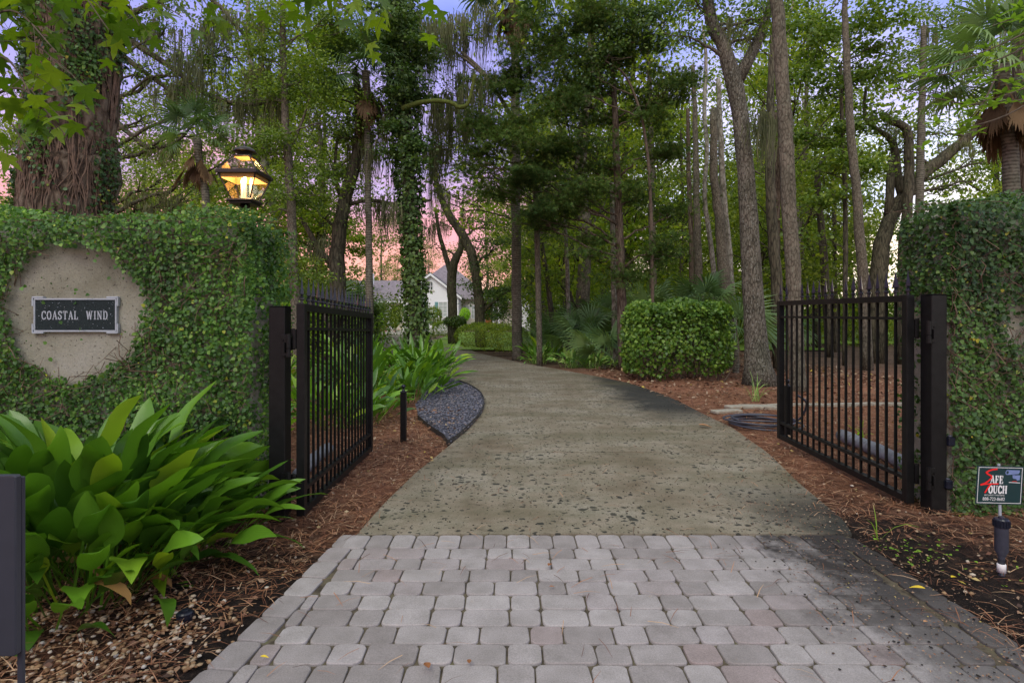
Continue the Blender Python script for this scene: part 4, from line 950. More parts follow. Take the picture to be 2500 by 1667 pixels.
def palm_head(t, top, nf, nd, sc, rng, meshes=FANS):
    for i in range(nf):
        az = i*2.4+rng.normal()*.2; el = lerp(1.25, -.55, (i+.5)/nf)+rng.normal()*.1
        inst('frond', meshes[rng.integers(len(meshes))], t, top+np.array([0, 0, .05]), (rng.normal()*.25, -el, az), sc*rng.uniform(.85, 1.1))
    for i in range(nd):
        az = rng.uniform(0, 6.28); el = -rng.uniform(1.0, 1.5)
        inst('dead_frond', DEAD[i % 2], t, top-np.array([0, 0, .1+.25*rng.random()]), (rng.normal()*.4, -el, az), sc*rng.uniform(.8, 1.15))
def palm(label, Y, pts, nf, nd, sc, seed, group='cabbage palms among the trees', flare=0):
    rng = np.random.default_rng(seed); w_, r_ = world_pts(pts, Y); t = thing('cabbage_palm', label, 'palm tree', (w_[0][0], w_[0][1], 0), group)
    V, F = trunk_mesh(w_, r_, rng, 12, .3, .04); part('trunk', V, F, M['palm_bark'], t, True); palm_head(t, w_[-1], nf, nd, sc, rng)
    return t

# --- big vine-covered pine behind the left wall
t = tree('huge pine trunk wrapped in brown vines behind the left wall', 6.3, [(160, None, 236), (160, 480, 212), (166, 350, 206), (178, 200, 198), (188, 60, 190), (192, -150, 182)], 'pine_bark', [(60, -190, 200, 90), (420, -210, 180, 80)], 'leaf_mid', .10, 1.3, seed=5, rough=.035, n=30, name='pine_tree')
rng = np.random.default_rng(55); mb = MB()
def on_trunk(z, a, off):
    zs = [0, 2.9, 3.5, 4.6]; px = np.interp(z, [0, 2.6, 3.4, 4.3, 5.1], [158, 158, 165, 178, 188]); rr = np.interp(z, [0, 2.6, 5.1], [.475, .425, .385])+off
    return np.array([(px*K-1250)/FPX*6.3+math.cos(a)*rr, 6.3+math.sin(a)*rr, z])
for _ in range(330):
    z, a = rng.uniform(1.9, 4.6), rng.uniform(-PI-.2, .2); ps = []; da = rng.normal()*.015
    for _ in range(rng.integers(10, 34)): ps.append(on_trunk(z, a, .012+.012*rng.random())); z += .07; da = da*.9+rng.normal()*.022; a += da*.8
    mb.tube(ps, np.linspace(rng.uniform(.004, .012), .002, len(ps)), 5, False)
mb.build('clinging_vines', M['vine_wood'], t, True, kind='stuff')
n = 19000; z = rng.uniform(2.0, 5.3, n); a = rng.uniform(-PI-.3, .3, n)
keep = np.sin(a*5+z*3)+np.sin(z*4-a*3+2)+rng.normal(size=n)*.8+.9*(z-3.8)-.6*np.cos(a+PI/2)+.15-.5*np.maximum(0, np.cos(a)-.2) > 0; z, a = z[keep], a[keep]; n = len(z)
pos = np.array([on_trunk(zz, aa, .02+rng.random()*.06*(1+max(0, zz-3.8)*.6)) for zz, aa in zip(z, a)]); nr = np.stack([np.cos(a), np.sin(a), .4+0*a], 1)+rdir(n, rng)*.6
V, F = scatter(*IVY, pos, rdir(n, rng)-np.array([0, 0, .5]), nr, rng.uniform(.022, .048, n)); part('vine_leaves', V, F, M['ivy_dark'], t, kind='stuff')

# --- live oak behind it, mossy limbs crossing the sky
tree('live oak behind the big pine with mossy limbs reaching across the sky', 15, [(225, None, 46), (228, 480, 42), (240, 200, 38), (262, 60, 30)], 'dark_bark',
     [(300, 60, 50, 40), (330, 150, 40, 40), (380, 60, 60, 50), (440, 160, 60, 40), (520, 90, 60, 45), (560, 200, 60, 40), (480, 250, 60, 35), (330, 260, 40, 35), (310, 330, 40, 40), (370, 400, 50, 30), (440, 420, 50, 30), (330, 460, 60, 20), (560, 340, 40, 40)], 'leaf_mid', .085, .95,
     limbs=[[(255, 110, 18), (330, 165, 13), (400, 215, 10)], [(262, 70, 20), (400, 160, 14), (470, 215, 12), (560, 240, 9), (640, 235, 5)], [(240, 250, 14), (330, 335, 12), (400, 330, 9), (440, 290, 6)], [(262, 60, 18), (350, 10, 14), (470, -10, 12), (560, 80, 9)]],
     moss=[(400, 190, 35, 110, 16), (430, 130, 30, 130, 12), (520, 230, 40, 90, 14), (360, 60, 20, 110, 8), (490, 60, 30, 130, 12), (600, 230, 30, 120, 12), (590, 170, 25, 120, 8), (330, 440, 40, 70, 10), (380, 340, 30, 60, 10), (420, 470, 40, 60, 8), (540, 40, 30, 110, 8)], seed=6)
palm('cabbage palm with brown hanging fronds left of the lantern', 14, [(476, None, 22), (474, 480, 20), (462, 400, 19), (452, 318, 22)], 20, 12, .8, 7)
tree('slender grey tree rising behind the lantern', 14, [(692, None, 27), (678, 700, 25), (668, 450, 23), (655, 260, 19), (650, 60, 15), (648, -60, 10)], 'grey_bark',
     [(640, 60, 90, 60), (600, 110, 50, 60), (700, 160, 80, 60), (640, 210, 70, 50), (720, 60, 70, 60), (600, 320, 45, 45), (660, 330, 60, 50), (700, 420, 60, 50), (640, 460, 45, 50), (640, 560, 40, 50), (680, 620, 50, 40), (800, 40, 60, 60), (740, 260, 50, 50)], 'leaf_mid', .085, 1.25, seed=8,
     limbs=[[(660, 350, 9), (690, 290, 7), (720, 200, 5)]])
tree('crooked oak with a low left limb between the gate and the palm', 15.5, [(778, None, 52), (775, 620, 42), (778, 540, 38), (795, 450, 34), (822, 350, 30), (828, 260, 24), (815, 160, 16)], 'dark_bark',
     [(780, 300, 60, 50), (760, 210, 60, 50), (830, 290, 50, 50), (740, 480, 50, 45), (800, 430, 34, 36), (760, 380, 60, 45), (720, 640, 40, 35, 3), (830, 110, 60, 50), (870, 240, 40, 60)], 'leaf_mid', .085, 1.2, seed=9,
     limbs=[[(770, 610, 20), (735, 580, 17), (712, 535, 14), (690, 500, 9)], [(790, 480, 14), (770, 400, 10), (775, 320, 7)], [(800, 470, 12), (850, 460, 10), (920, 470, 9), (990, 460, 6)]], moss=[(880, 470, 40, 80, 16), (740, 560, 20, 70, 6), (860, 330, 30, 140, 14), (895, 260, 25, 150, 10)])
tree('bright leafy tree filling the gap between the lantern and the tall palm', 22, [(735, None, 24), (732, 600, 20), (740, 450, 16), (735, 300, 12)], 'dark_bark',
     [(700, 130, 60, 60), (760, 110, 60, 60), (800, 200, 50, 60), (720, 240, 60, 50), (650, 280, 50, 50), (600, 220, 40, 60), (780, 340, 50, 50), (700, 360, 50, 50), (640, 420, 40, 50), (740, 470, 45, 45), (690, 540, 50, 40), (750, 600, 50, 40), (810, 560, 30, 50), (650, 600, 40, 50), (800, 650, 34, 30), (620, 520, 30, 60), (730, 660, 80, 40), (760, 520, 60, 50), (660, 480, 60, 50)], 'leaf_bright', .12, 1.7, seed=88)
palm('tall cabbage palm left of the ivy covered trunk', 15, [(849, None, 22), (848, 600, 19), (845, 400, 17), (843, 260, 18), (840, 165, 22)], 30, 16, 1.05, 10)
t = tree('straight trunk sheathed in dark ivy at the left edge of the drive', 15, [(957, None, 52), (955, 700, 40), (946, 560, 36), (936, 400, 36), (926, 200, 36), (918, 20, 30), (915, -80, 24)], 'dark_bark',
     [(930, 210, 42, 70, -.3), (925, 90, 55, 60, -.3), (965, 130, 40, 50, -.2), (960, 330, 30, 50, -.3), (905, 300, 25, 60, -.2), (915, 30, 60, 50)], 'leaf_dark', .075, 1.3, seed=12, tpl=IVY, autolimb=False, sub=.2)
rng = np.random.default_rng(66); n = 9000; pz = rng.uniform(0, 1, n)**.9; pyy = lerp(810, -20, pz); px = np.interp(-pyy, [-810, -700, -560, -400, -200, -20], [957, 955, 946, 936, 926, 918]); a = rng.uniform(0, 2*PI, n)
rad = np.interp(-pyy, [-810, -560, -300, -20], [24, 19, 25, 26])*K/FPX*15*(1+abs(rng.normal(size=n))*.22*(1+.8*np.sin(pyy*.05)**2))
pos = np.stack([(px*K-1250)/FPX*15+np.cos(a)*rad, 15+np.sin(a)*rad, CAM_H-(pyy*K-770)/FPX*15], 1)
V, F = scatter(*IVY, pos, rdir(n, rng)-np.array([0, 0, .6]), np.stack([np.cos(a), np.sin(a), .5+0*a], 1)+rdir(n, rng)*.5, rng.uniform(.05, .11, n)); part('ivy_leaves', V, F, M['leaf_dark'], t, kind='stuff')
tree('forked mossy oak in front of the white gable', 30, [(1040, None, 28), (1038, 690, 26), (1038, 630, 26), (1046, 595, 22), (1058, 570, 16), (1062, 540, 13)], 'dark_bark',
     [(1010, 500, 30, 26), (1000, 560, 22, 20), (1075, 500, 30, 26), (1110, 440, 40, 30)], 'leaf_dark', .13, .45, seed=13, limbs=[[(1036, 628, 17), (1024, 590, 14), (1010, 540, 11), (1000, 480, 8)]], moss=[(1000, 510, 14, 70, 12), (1065, 500, 15, 70, 8)])
tree('leaning dark oak limb tree right of the forked oak', 27, [(1105, None, 30), (1100, 700, 26), (1088, 600, 25), (1062, 540, 24), (1030, 490, 20), (1005, 430, 15), (990, 350, 9)], 'dark_bark',
     [(1110, 620, 36, 30), (1140, 560, 34, 34), (1120, 680, 34, 30), (1085, 665, 24, 24), (1160, 660, 30, 40), (1150, 740, 22, 26), (1130, 500, 40, 24), (1225, 640, 30, 40), (1100, 380, 50, 40), (1040, 330, 40, 30)], 'leaf_dark', .11, .95, seed=14, moss=[(1010, 430, 20, 110, 8)])
tree('mossy oak high above the drive with a bright green bare branch', 17, [(1240, None, 16), (1235, 600, 15), (1225, 400, 14), (1190, 300, 12), (1120, 180, 10), (1060, 120, 8)], 'grey_bark',
     [(1000, 110, 40, 40), (1060, 60, 50, 35), (1070, 180, 35, 35), (1010, 200, 30, 40), (1100, 260, 40, 40), (1020, 280, 30, 40), (990, 340, 24, 40), (1060, 350, 30, 30), (990, 420, 25, 30)], 'leaf_mid', .085, .55, seed=15,
     limbs=[[(1120, 180, 8), (1060, 130, 7), (1000, 100, 5)]], moss=[(1000, 60, 30, 190, 20), (1060, 60, 40, 170, 22), (1090, 180, 30, 170, 16), (1010, 230, 35, 170, 22), (1060, 270, 35, 130, 16), (1000, 340, 25, 140, 12), (1100, 30, 30, 130, 10)])
t = thing('mossy_branch', 'curved bare branch coated in bright green moss right of the ivy trunk', 'branch', tuple(D(1015, 235, 14.6))); w_, r_ = world_pts([(922, 250, 15), (965, 236, 13), (1000, 232, 12), (1035, 236, 11), (1055, 247, 12), (1075, 238, 10), (1085, 200, 9), (1092, 172, 12)], 14.6); part('bough', *trunk_mesh(w_, r_, np.random.default_rng(3), 9, .12, .06), M['moss_green'], t, True)
palm('palm with dark drooping fronds at the top centre', 19.5, [(1188, None, 29), (1187, 700, 26), (1185, 500, 25), (1184, 300, 24), (1182, 100, 22), (1178, -20, 24)], 30, 14, 1.4, 16)
tree('thin pale sapling in front of the palmettos', 18.9, [(1308, None, 12), (1306, 700, 11), (1302, 600, 11), (1296, 470, 8)], 'pale_bark', [(1290, 470, 40, 40), (1310, 560, 40, 30), (1250, 520, 40, 40)], 'leaf_mid', .08, .7, seed=17, n=8)
tree('thin dark tree left of the pale sapling', 21, [(1275, None, 17), (1262, 680, 14), (1245, 560, 11), (1240, 430, 8)], 'dark_bark', [(1240, 470, 50, 40), (1210, 560, 40, 40), (1270, 620, 36, 36)], 'leaf_mid', .085, .8, seed=18, n=8)
# --- cedar
t = tree('dark red cedar with feathery sagging boughs in the centre', 15.5, [(1432, None, 28), (1426, 640, 25), (1420, 450, 21), (1412, 250, 16), (1407, 120, 11), (1404, -20, 6)], 'red_bark',
     [(1130, 300, 65, 50, .5), (1100, 360, 60, 45, .2), (1190, 180, 80, 60, .8), (1250, 90, 90, 70, .6), (1330, 170, 80, 70), (1200, 330, 90, 60), (1280, 260, 90, 60), (1150, 420, 80, 40, .3), (1250, 420, 90, 55, -.3), (1340, 340, 80, 60), (1350, 440, 80, 45, -.3), (1450, 130, 70, 60), (1480, 250, 80, 60), (1520, 350, 60, 40), (1300, 500, 90, 30), (1400, 60, 80, 50), (1480, 430, 60, 30), (1540, 200, 50, 50), (1340, 30, 90, 50), (1520, 560, 50, 35, -.4), (1450, 620, 60, 28), (1380, 570, 60, 26), (1230, 490, 60, 24), (1540, 480, 40, 30)], 'cedar', .15, 2.6, seed=19, tpl=NEED, sub=.30)
tree('leafy sapling with blue green leaves in front of the cedar top', 15.0, [(1500, None, 10), (1496, 500, 9), (1480, 300, 8), (1440, 180, 6), (1390, 140, 4)], 'twig', [(1400, 110, 60, 35), (1440, 60, 60, 40), (1370, 160, 40, 28), (1480, 40, 50, 40), (1350, 200, 30, 22)], 'leaf_dark', .075, 1.1, seed=20, tpl=IVY, n=7)
# --- right of the cedar
for i, (lb, Y, pts, bk) in enumerate([
    ('pale mottled thin trunk close behind the cedar trunk', 17, [(1412, None, 17), (1411, 700, 16), (1408, 560, 14), (1405, 420, 12)], 'pale_bark'),
    ('grey trunk at the bright gap right of the cedar', 24, [(1503, None, 22), (1500, 640, 20), (1497, 480, 18), (1494, 300, 16), (1490, 120, 12)], 'grey_bark'),
    ('brown grey trunk left of the wavy white trunk', 20, [(1606, None, 26), (1605, 640, 22), (1600, 480, 18), (1597, 300, 14), (1592, 150, 10)], 'grey_bark'),
    ('thin dark red trunk just left of the wavy white trunk', 22, [(1590, None, 14), (1588, 560, 13), (1582, 400, 12), (1580, 250, 9)], 'red_bark'),
    ('wavy whitish thin trunk in the middle of the woods', 18, [(1645, None, 15), (1640, 640, 14), (1632, 560, 13), (1618, 450, 12), (1624, 350, 11), (1618, 250, 11), (1622, 150, 9), (1615, 60, 7)], 'pale_bark'),
    ('grey ribbed trunk with a paler twin stem left of the big oak', 16.5, [(1672, None, 36), (1662, 640, 32), (1655, 520, 26), (1640, 400, 22), (1640, 250, 18)], 'grey_bark'),
    ('pale green tinted stem fused to the grey ribbed trunk', 16.9, [(1690, None, 20), (1675, 600, 19), (1662, 450, 17), (1655, 320, 15), (1650, 180, 11)], 'pale_bark'),
    ('dark narrow trunk between the big oak and the tall straight trunk', 15.5, [(1790, None, 32), (1783, 640, 30), (1772, 500, 26), (1768, 360, 24), (1770, 200, 18), (1775, 60, 12)], 'dark_bark'),
    ('brown thin trunk right behind the tall straight trunk', 19, [(1782, None, 20), (1784, 560, 18), (1786, 400, 16), (1782, 260, 12)], 'red_bark'),
    ('bent dark trunk with a crook left of the spotted trunk', 21, [(1905, None, 22), (1893, 600, 20), (1882, 480, 17), (1878, 400, 15), (1895, 360, 10)], 'dark_bark'),
    ('very thin dark trunk left of the spotted trunk', 24, [(1918, None, 12), (1917, 560, 11), (1914, 460, 10), (1908, 330, 8)], 'dark_bark'),
    ('slanting dark stem at the sun glint behind the right gate', 26, [(1880, None, 16), (1868, 600, 14), (1845, 520, 12), (1828, 470, 9)], 'dark_bark'),
    ('spotted brown trunk standing behind the right gate', 16, [(1993, None, 32), (1982, 640, 27), (1972, 500, 24), (1960, 380, 22), (1950, 250, 20), (1943, 100, 17), (1940, -30, 12)], 'grey_bark'),
    ('mossy trunk forking behind the two right gate spears', 18, [(2070, None, 30), (2075, 600, 28), (2084, 480, 26), (2088, 380, 24), (2082, 300, 22), (2050, 280, 18), (2030, 262, 14)], 'dark_bark'),
    ('ringed grey palm like trunk left of the right wall', 17, [(2112, None, 22), (2112, 500, 20), (2114, 350, 19), (2118, 200, 16), (2122, 60, 12)], 'palm_bark'),
    ('dark upright trunk at the right edge of the photo', 12, [(2352, None, 44), (2350, 400, 40), (2345, 200, 36), (2340, -50, 30)], 'red_bark')]):
    tree(lb, Y, pts, bk, [], 'leaf_mid', seed=100+i, group='trunks in the wood right of the drive', n=11)
tree('big lichened oak with a flared base right of the hedge', 12.3, [(1745, None, 62), (1738, 780, 56), (1730, 680, 52), (1722, 560, 50), (1715, 430, 44), (1706, 330, 41), (1700, 260, 41), (1682, 170, 44), (1660, 110, 34), (1635, 50, 32), (1615, -50, 22)], 'oak_bark',
     [(1600, -10, 70, 50), (1660, 30, 60, 40), (1770, 20, 60, 50), (1730, 70, 50, 36), (1560, 60, 50, 40)], 'leaf_mid', .09, 1.1, seed=30, flare=.7, rough=.025, n=24,
     limbs=[[(1692, 190, 34), (1722, 130, 30), (1745, 85, 26), (1765, 30, 20), (1775, -40, 14)]], moss=[(1740, 270, 16, 130, 7), (1705, 60, 30, 90, 6)])
tree('tall straight grey trunk right of the big oak', 11.2, [(1833, None, 44), (1828, 800, 38), (1822, 640, 38), (1812, 480, 37), (1805, 320, 36), (1795, 160, 34), (1783, 0, 32), (1778, -120, 28)], 'grey_bark', [], 'leaf_mid', seed=31, flare=.15, rough=.02, n=22)
tree('leafy tree filling the sky above the right gate', 17.5, [(1940, None, 12), (1942, 500, 12), (1935, 300, 10), (1930, 150, 8)], 'dark_bark',
     [(1870, 80, 70, 60), (1960, 50, 80, 50), (1890, 190, 70, 45), (1990, 150, 70, 50), (1850, 290, 50, 36), (1930, 310, 70, 36), (1900, 380, 60, 26), (2000, 260, 60, 36), (2050, 80, 70, 50), (1860, 470, 40, 30), (1930, 440, 50, 26), (1990, 380, 50, 28), (1880, 540, 40, 20, 0, .5)], 'leaf_mid', .10, .95, seed=32, tpl=IVY)
tree('leaning mossy oak spreading to the right above the wall', 18.5, [(2012, None, 48), (2020, 600, 42), (2038, 520, 36), (2070, 460, 33), (2110, 410, 34), (2170, 360, 30), (2230, 310, 24), (2290, 240, 18), (2340, 160, 12)], 'dark_bark',
     [(2120, 120, 70, 50), (2060, 190, 50, 36), (2170, 200, 60, 40), (2130, 290, 50, 30), (2230, 130, 50, 50), (2060, 330, 36, 24), (2180, 420, 50, 26), (2240, 400, 40, 26), (2290, 340, 50, 30), (2110, 400, 36, 22), (2200, 60, 80, 50), (2150, 20, 80, 40)], 'leaf_mid', .09, .85, seed=33,
     limbs=[[(2075, 455, 26), (2060, 400, 24), (2052, 330, 18), (2020, 300, 12), (1985, 270, 10), (1990, 200, 7)], [(2040, 500, 22), (2045, 400, 20), (2048, 360, 14)]], moss=[(2180, 60, 60, 200, 12), (2060, 300, 24, 60, 8), (2200, 330, 40, 50, 8)])
t = palm('large cabbage palm with a skirt of dead fronds at the right edge', 10.5, [(2325, None, 42), (2322, 420, 38), (2312, 280, 34), (2300, 150, 38)], 24, 26, 1.1, 34)
# --- woods further back: shared crowns, each tree an object of its own
def far_crown(seed, n=9000, size=.19):
    r = np.random.default_rng(seed); k = 34; cc = np.stack([r.normal(size=k)*1.5, r.normal(size=k)*1.5, r.uniform(2.2, 14, k)], 1); cc[:, :2] *= (.6+.6*np.sin(np.clip((cc[:, 2:]-2)/12, 0, 1)*PI))
    i = r.integers(0, k, n); s = r.uniform(.45, 1.0, k)[i][:, None]; p = cc[i]+r.normal(size=(n, 3))*s*np.array([1, 1, .55])
    V, F = scatter(*DIA, p, rdir(n, r)-np.array([0, 0, .3]), rdir(n, r)+np.array([0, -.2, .8]), r.uniform(.6, 1.2, n)*size); 
    mb = []
    for c in cc[:16]: mb.append(limb(np.array([0, 0, max(c[2]-2.2, 1)]), c, .05, .015, r, 4, .05, 6))
    v, f = [], []; o = 0
    for a, b in mb: v.append(a); f += [tuple(int(q)+o for q in g) for g in b]; o += len(a)
    return mkmesh('crown', V, F), mkmesh('branches', np.concatenate(v), f, True)
FC = [far_crown(200+i) for i in range(5)]; 
for c, b in FC: c.materials.append(M['leaf_far']); b.materials.append(M['dark_bark'])
FC2 = []
for c, b in FC: c2 = c.copy(); c2.materials[0] = M['leaf_bright']; FC2.append((c2, b))
def far_trunk(seed, bk):
    r = np.random.default_rng(seed); z = np.linspace(0, 14, 12); c = np.stack([np.cumsum(r.normal(size=12)*.12), np.cumsum(r.normal(size=12)*.12), z], 1); c -= c[0]*np.array([1, 1, 0])
    me = mkmesh('trunk', *tube(c, np.linspace(.19, .05, 12), 8, True, .03, r), True); me.materials.append(M[bk]); return me
FT = [far_trunk(300+i, bk) for i, bk in enumerate(['grey_bark', 'dark_bark', 'pale_bark', 'red_bark', 'dark_bark'])]
r = random.Random(17); nfar = 0; kinds = ['grey far tree', 'dark far tree', 'pale far tree', 'reddish far tree', 'dark far tree']; FARS = []
LAND = [(0, 'the left edge'), (158, 'the vine wrapped pine'), (460, 'the palm by the lantern'), (565, 'the lantern'), (680, 'the slender grey tree'), (778, 'the crooked oak'), (848, 'the tall palm'), (955, 'the ivy sheathed trunk'), (1187, 'the dark topped palm'), (1305, 'the pale sapling'), (1425, 'the red cedar'), (1500, 'the grey trunk in the bright gap'), (1620, 'the wavy white trunk'), (1735, 'the lichened oak'), (1825, 'the tall straight trunk'), (1980, 'the spotted trunk'), (2085, 'the mossy forked trunk'), (2325, 'the palm with the dead skirt')]
ORD = ['', ', second one back', ', third one back', ', fourth one back', ', fifth one back', ', sixth one back', ', seventh one back', ', eighth one back', ', ninth one back', ', tenth one back', ', eleventh one back', ', twelfth one back', ', thirteenth one back', ', farthest back']
def place_labels(items):
    """items (obj, x, y, phrase): each says which landmark it shows beside and how far back it is"""
    g = {}
    for o, x, y, ph in items:
        px = (x/y*FPX+1250)/K; l = min(LAND, key=lambda q: abs(q[0]-px)); g.setdefault((ph, l[1], px < l[0]), []).append((y, o))
    for (ph, l, left), v in g.items():
        for j, (y, o) in enumerate(sorted(v, key=lambda q: q[0])): o['label'] = f"{ph} {'left' if left else 'right'} of {l}{ORD[min(j, 13)]}"
def far_tree(x, y, h, k, ft, lab=None):
    t = thing('woodland_tree', lab or kinds[ft], 'tree', (x, y, 0), 'trees deep in the woods'); s = h/14
    if not lab: FARS.append((t, x, y, kinds[ft]))
    inst('trunk', FT[ft], t, (x, y, -.05), (0, 0, r.uniform(0, 6)), (s*r.uniform(.7, 1.2),)*2+(s,)); rz = r.uniform(0, 6)
    c, b = (FC if y > 30 or r.random() < .4 else FC2)[k]; inst('crown', c, t, (x, y, 0), (0, 0, rz), (s*1.05, s*1.05, s)); inst('branches', b, t, (x, y, 0), (0, 0, rz), (s*1.05, s*1.05, s))['kind'] = 'stuff'
tries = 0; placed = []
while nfar < 56 and tries < 4000:
    tries += 1; y = r.uniform(21, 62); x = r.uniform(-.95*y, .95*y); px = (x/y*FPX+1250)/K
    mg = 3.0/y*FPX/K
    if 862-mg < px < 1150+mg*.55: continue
    if px < 640 and r.random() < .55: continue
    if px < 835 and r.random() < .5: continue
    if 1840 < px < 2330 and r.random() < .97: continue
    if 1440 < px < 1600 and r.random() < .5: continue
    if any((x-a)**2+(y-b)**2 < 4 for a, b in placed): continue
    if -22 < x < 2 and 44 < y < 57: continue
    placed.append((x, y)); far_tree(x, y, r.uniform(11, 19), r.randrange(5), r.randrange(5)); nfar += 1
place_labels(FARS)
for i, (px, y, h, lb) in enumerate([(880, 80, 15, 'pale green tree rising behind the grey garage roof'), (905, 84, 9, 'small round tree behind the garage roof'), (985, 88, 13, 'tall tree behind the house left of the gable'), (1120, 78, 17, 'tall tree behind the house right of the gable'), (1190, 74, 15, 'dense tree behind the right end of the house')]):
    x = (px*K-1250)/FPX*y; far_tree(x, y, h, i, i % 3, lb)
# low undergrowth in the woods
def bush_mesh(seed, n=2600, size=.12, rx=1.3, rz=1.0):
    r_ = np.random.default_rng(seed); k = 16; cc = np.stack([r_.normal(size=k)*rx*.55, r_.normal(size=k)*rx*.55, r_.uniform(.15, 1, k)*rz*1.3], 1); i = r_.integers(0, k, n)
    p = cc[i]+r_.normal(size=(n, 3))*np.array([.3, .3, .22])*rx*.8; p[:, 2] = np.abs(p[:, 2])
    V, F = scatter(*DIA, p, rdir(n, r_), rdir(n, r_)+np.array([0, -.2, .7]), r_.uniform(.6, 1.2, n)*size); return mkmesh('foliage', V, F)
BM = [bush_mesh(400+i) for i in range(4)]
for i, b in enumerate(BM): b.materials.append(M[['leaf_far', 'leaf_mid', 'leaf_bright', 'leaf_mid'][i]])
BL = ['pale green bush in the undergrowth of the woods', 'mid green bush in the undergrowth of the woods', 'bright green bush in the undergrowth of the woods', 'mid green bush in the undergrowth of the woods']
nb = 0; tries = 0; BUSH = []; BP = ['pale low bush', 'mid green low bush', 'bright low bush', 'mid green low bush']
while nb < 90 and tries < 5000:
    tries += 1; y = r.uniform(19, 60); x = r.uniform(-.9*y, .95*y); px = (x/y*FPX+1250)/K
    if 850 < px < 1215: continue
    if px > 1400 and y < 27: continue
    if -22 < x < 2 and 43 < y < 57: continue
    k = r.randrange(4); t = thing('woodland_bush', BL[k], 'bush', (x, y, 0), 'bushes in the undergrowth'); s = r.uniform(.8, 1.9); inst('foliage', BM[k], t, (x, y, -.05), (0, 0, r.uniform(0, 6)), (s, s, s*r.uniform(.8, 1.5))); nb += 1; BUSH.append((t, x, y, BP[k]))
place_labels(BUSH)
# far-off wood that reads as one mass
rng = np.random.default_rng(77); n = 60000; ang = rng.uniform(-.95, .95, n); rr = rng.uniform(92, 118, n); top = np.where(ang > .33, 2.5, 7)+2.5*np.sin(ang*9)+2*np.sin(ang*23+1)+1.5*np.sin(ang*51)
pos = np.stack([np.sin(ang)*rr, np.cos(ang)*rr, top*rng.uniform(0, 1, n)**.8], 1)
V, F = scatter(*DIA, pos, rdir(n, rng), rdir(n, rng)+np.array([0, -.3, .5]), rng.uniform(.5, 1.1, n)*.8); part('distant_woods', V, F, M['leaf_far'], kind='stuff')

# ------------------------------------------------------------------ hedges
def hedge(label, x0, x1, y0, y1, z0, z1, n, size, matn, rnd=.12, group=None, stems=True, seed=1, tpl=IVY, rz=0):
    r_ = np.random.default_rng(seed); t = thing('hedge', label, 'hedge', ((x0+x1)/2, (y0+y1)/2, 0), group); t.rotation_euler[2] = rz; c = np.array([(x0+x1)/2, (y0+y1)/2, (z0+z1)/2]); h = np.array([(x1-x0)/2, (y1-y0)/2, (z1-z0)/2])
    u = r_.uniform(-1, 1, (n, 3)); ax = r_.choice(3, n, p=[.2, .4, .4]); sg = np.sign(r_.normal(size=n)); sg[ax == 2] = np.abs(sg[ax == 2]); inn = 1-np.abs(r_.normal(size=n))*.16; u[np.arange(n), ax] = sg*inn
    l = np.linalg.norm(u**3, axis=1); q = np.abs(u); pw = (q**(2/rnd)).sum(1)**(rnd/2) if rnd > .3 else None
    if rnd > .3: u = u/np.maximum(1, pw)[:, None]
    p = c+u*h; p += .05*np.sin(p[:, [1, 2, 0]]*7)+.035*np.sin(p[:, [1, 2, 0]]*3.3+1)+.03*np.sin(p[:, [2, 0, 1]]*17); p += r_.normal(size=(n, 3))*.018
    thin = (p[:, 2] < z0+.5) & (r_.random(n) < .35); nr = u*2.2+rdir(n, r_)*.9+np.array([0, 0, .4]); p, nr = p[~thin], nr[~thin]; n = len(p)
    V, F = scatter(*tpl, p, rdir(n, r_)+nr*.2, nr, r_.uniform(.6, 1.2, n)*size); part('foliage', V, F, M[matn], t)
    if stems:
        mb = MB()
        for _ in range(34):
            a = np.array([r_.uniform(x0+.2, x1-.2), r_.uniform(y0+.2, y1-.1), -.02]); b = a+np.array([r_.normal()*.2, r_.normal()*.1, z1*.75]); V, F = limb(a, b, .016, .006, r_, 5, 0, 6); mb.add(V, F)
        mb.build('stems', M['twig'], t, kind='stuff')
hedge('square clipped glossy hedge left of the big oak', 2.5, 4.88, 12.7, 14.0, .12, 1.76, 12000, .078, 'hedge', rnd=.42, seed=2)
hedge('long low clipped boxwood hedge curving beside the drive', -3.2, 1.5, 22.2, 23.8, .12, 1.12, 17000, .06, 'boxwood', .75, 'low hedges along the far drive', False, 3, DIA, rz=-1.05)
hedge('short low hedge farther up the drive', -4.9, -3.2, 34.6, 36.6, .12, 1.1, 9000, .06, 'boxwood', .75, 'low hedges along the far drive', False, 4, DIA)
hedge('dark shrub mass behind the end of the left gate', -4.6, -3.55, 14.6, 16.0, .0, 1.75, 5000, .07, 'leaf_dark', .5, None, False, 5)
hedge('bright green shrubs behind the left gate spears', -9.5, -4.6, 19.5, 21.5, .0, 1.9, 14000, .075, 'lime', .5, None, False, 6)
def ball(label, px, py, rpx, rz, Y, matn, n, size, cat='bush', name='clipped_bush', seed=1):
    r_ = np.random.default_rng(seed); c = D(px, py, Y); R = rpx*K/FPX*Y; Rz = rz*K/FPX*Y; t = thing(name, label, cat, (c[0], c[1], 0)); d = rdir(n, r_); p = c+d*np.array([R, R, Rz])*(r_.uniform(.8, 1.03, (n, 1)))
    V, F = scatter(*DIA, p, rdir(n, r_), d+rdir(n, r_)*.5, size*r_.uniform(.6, 1.2, n)); part('foliage', V, F, M[matn], t)
    MB().tube([(c[0], c[1], -.02), (c[0], c[1], c[2])], .05, 6).build('stem', M['twig'], t)
ball('egg shaped clipped bush by the glazed doors', 908, 728, 13, 25, 50, 'leaf_bright', 2500, .12, seed=1)
ball('round bright bush at the right foot of the gable', 1068, 722, 12, 15, 50, 'lime', 1500, .12, seed=2)
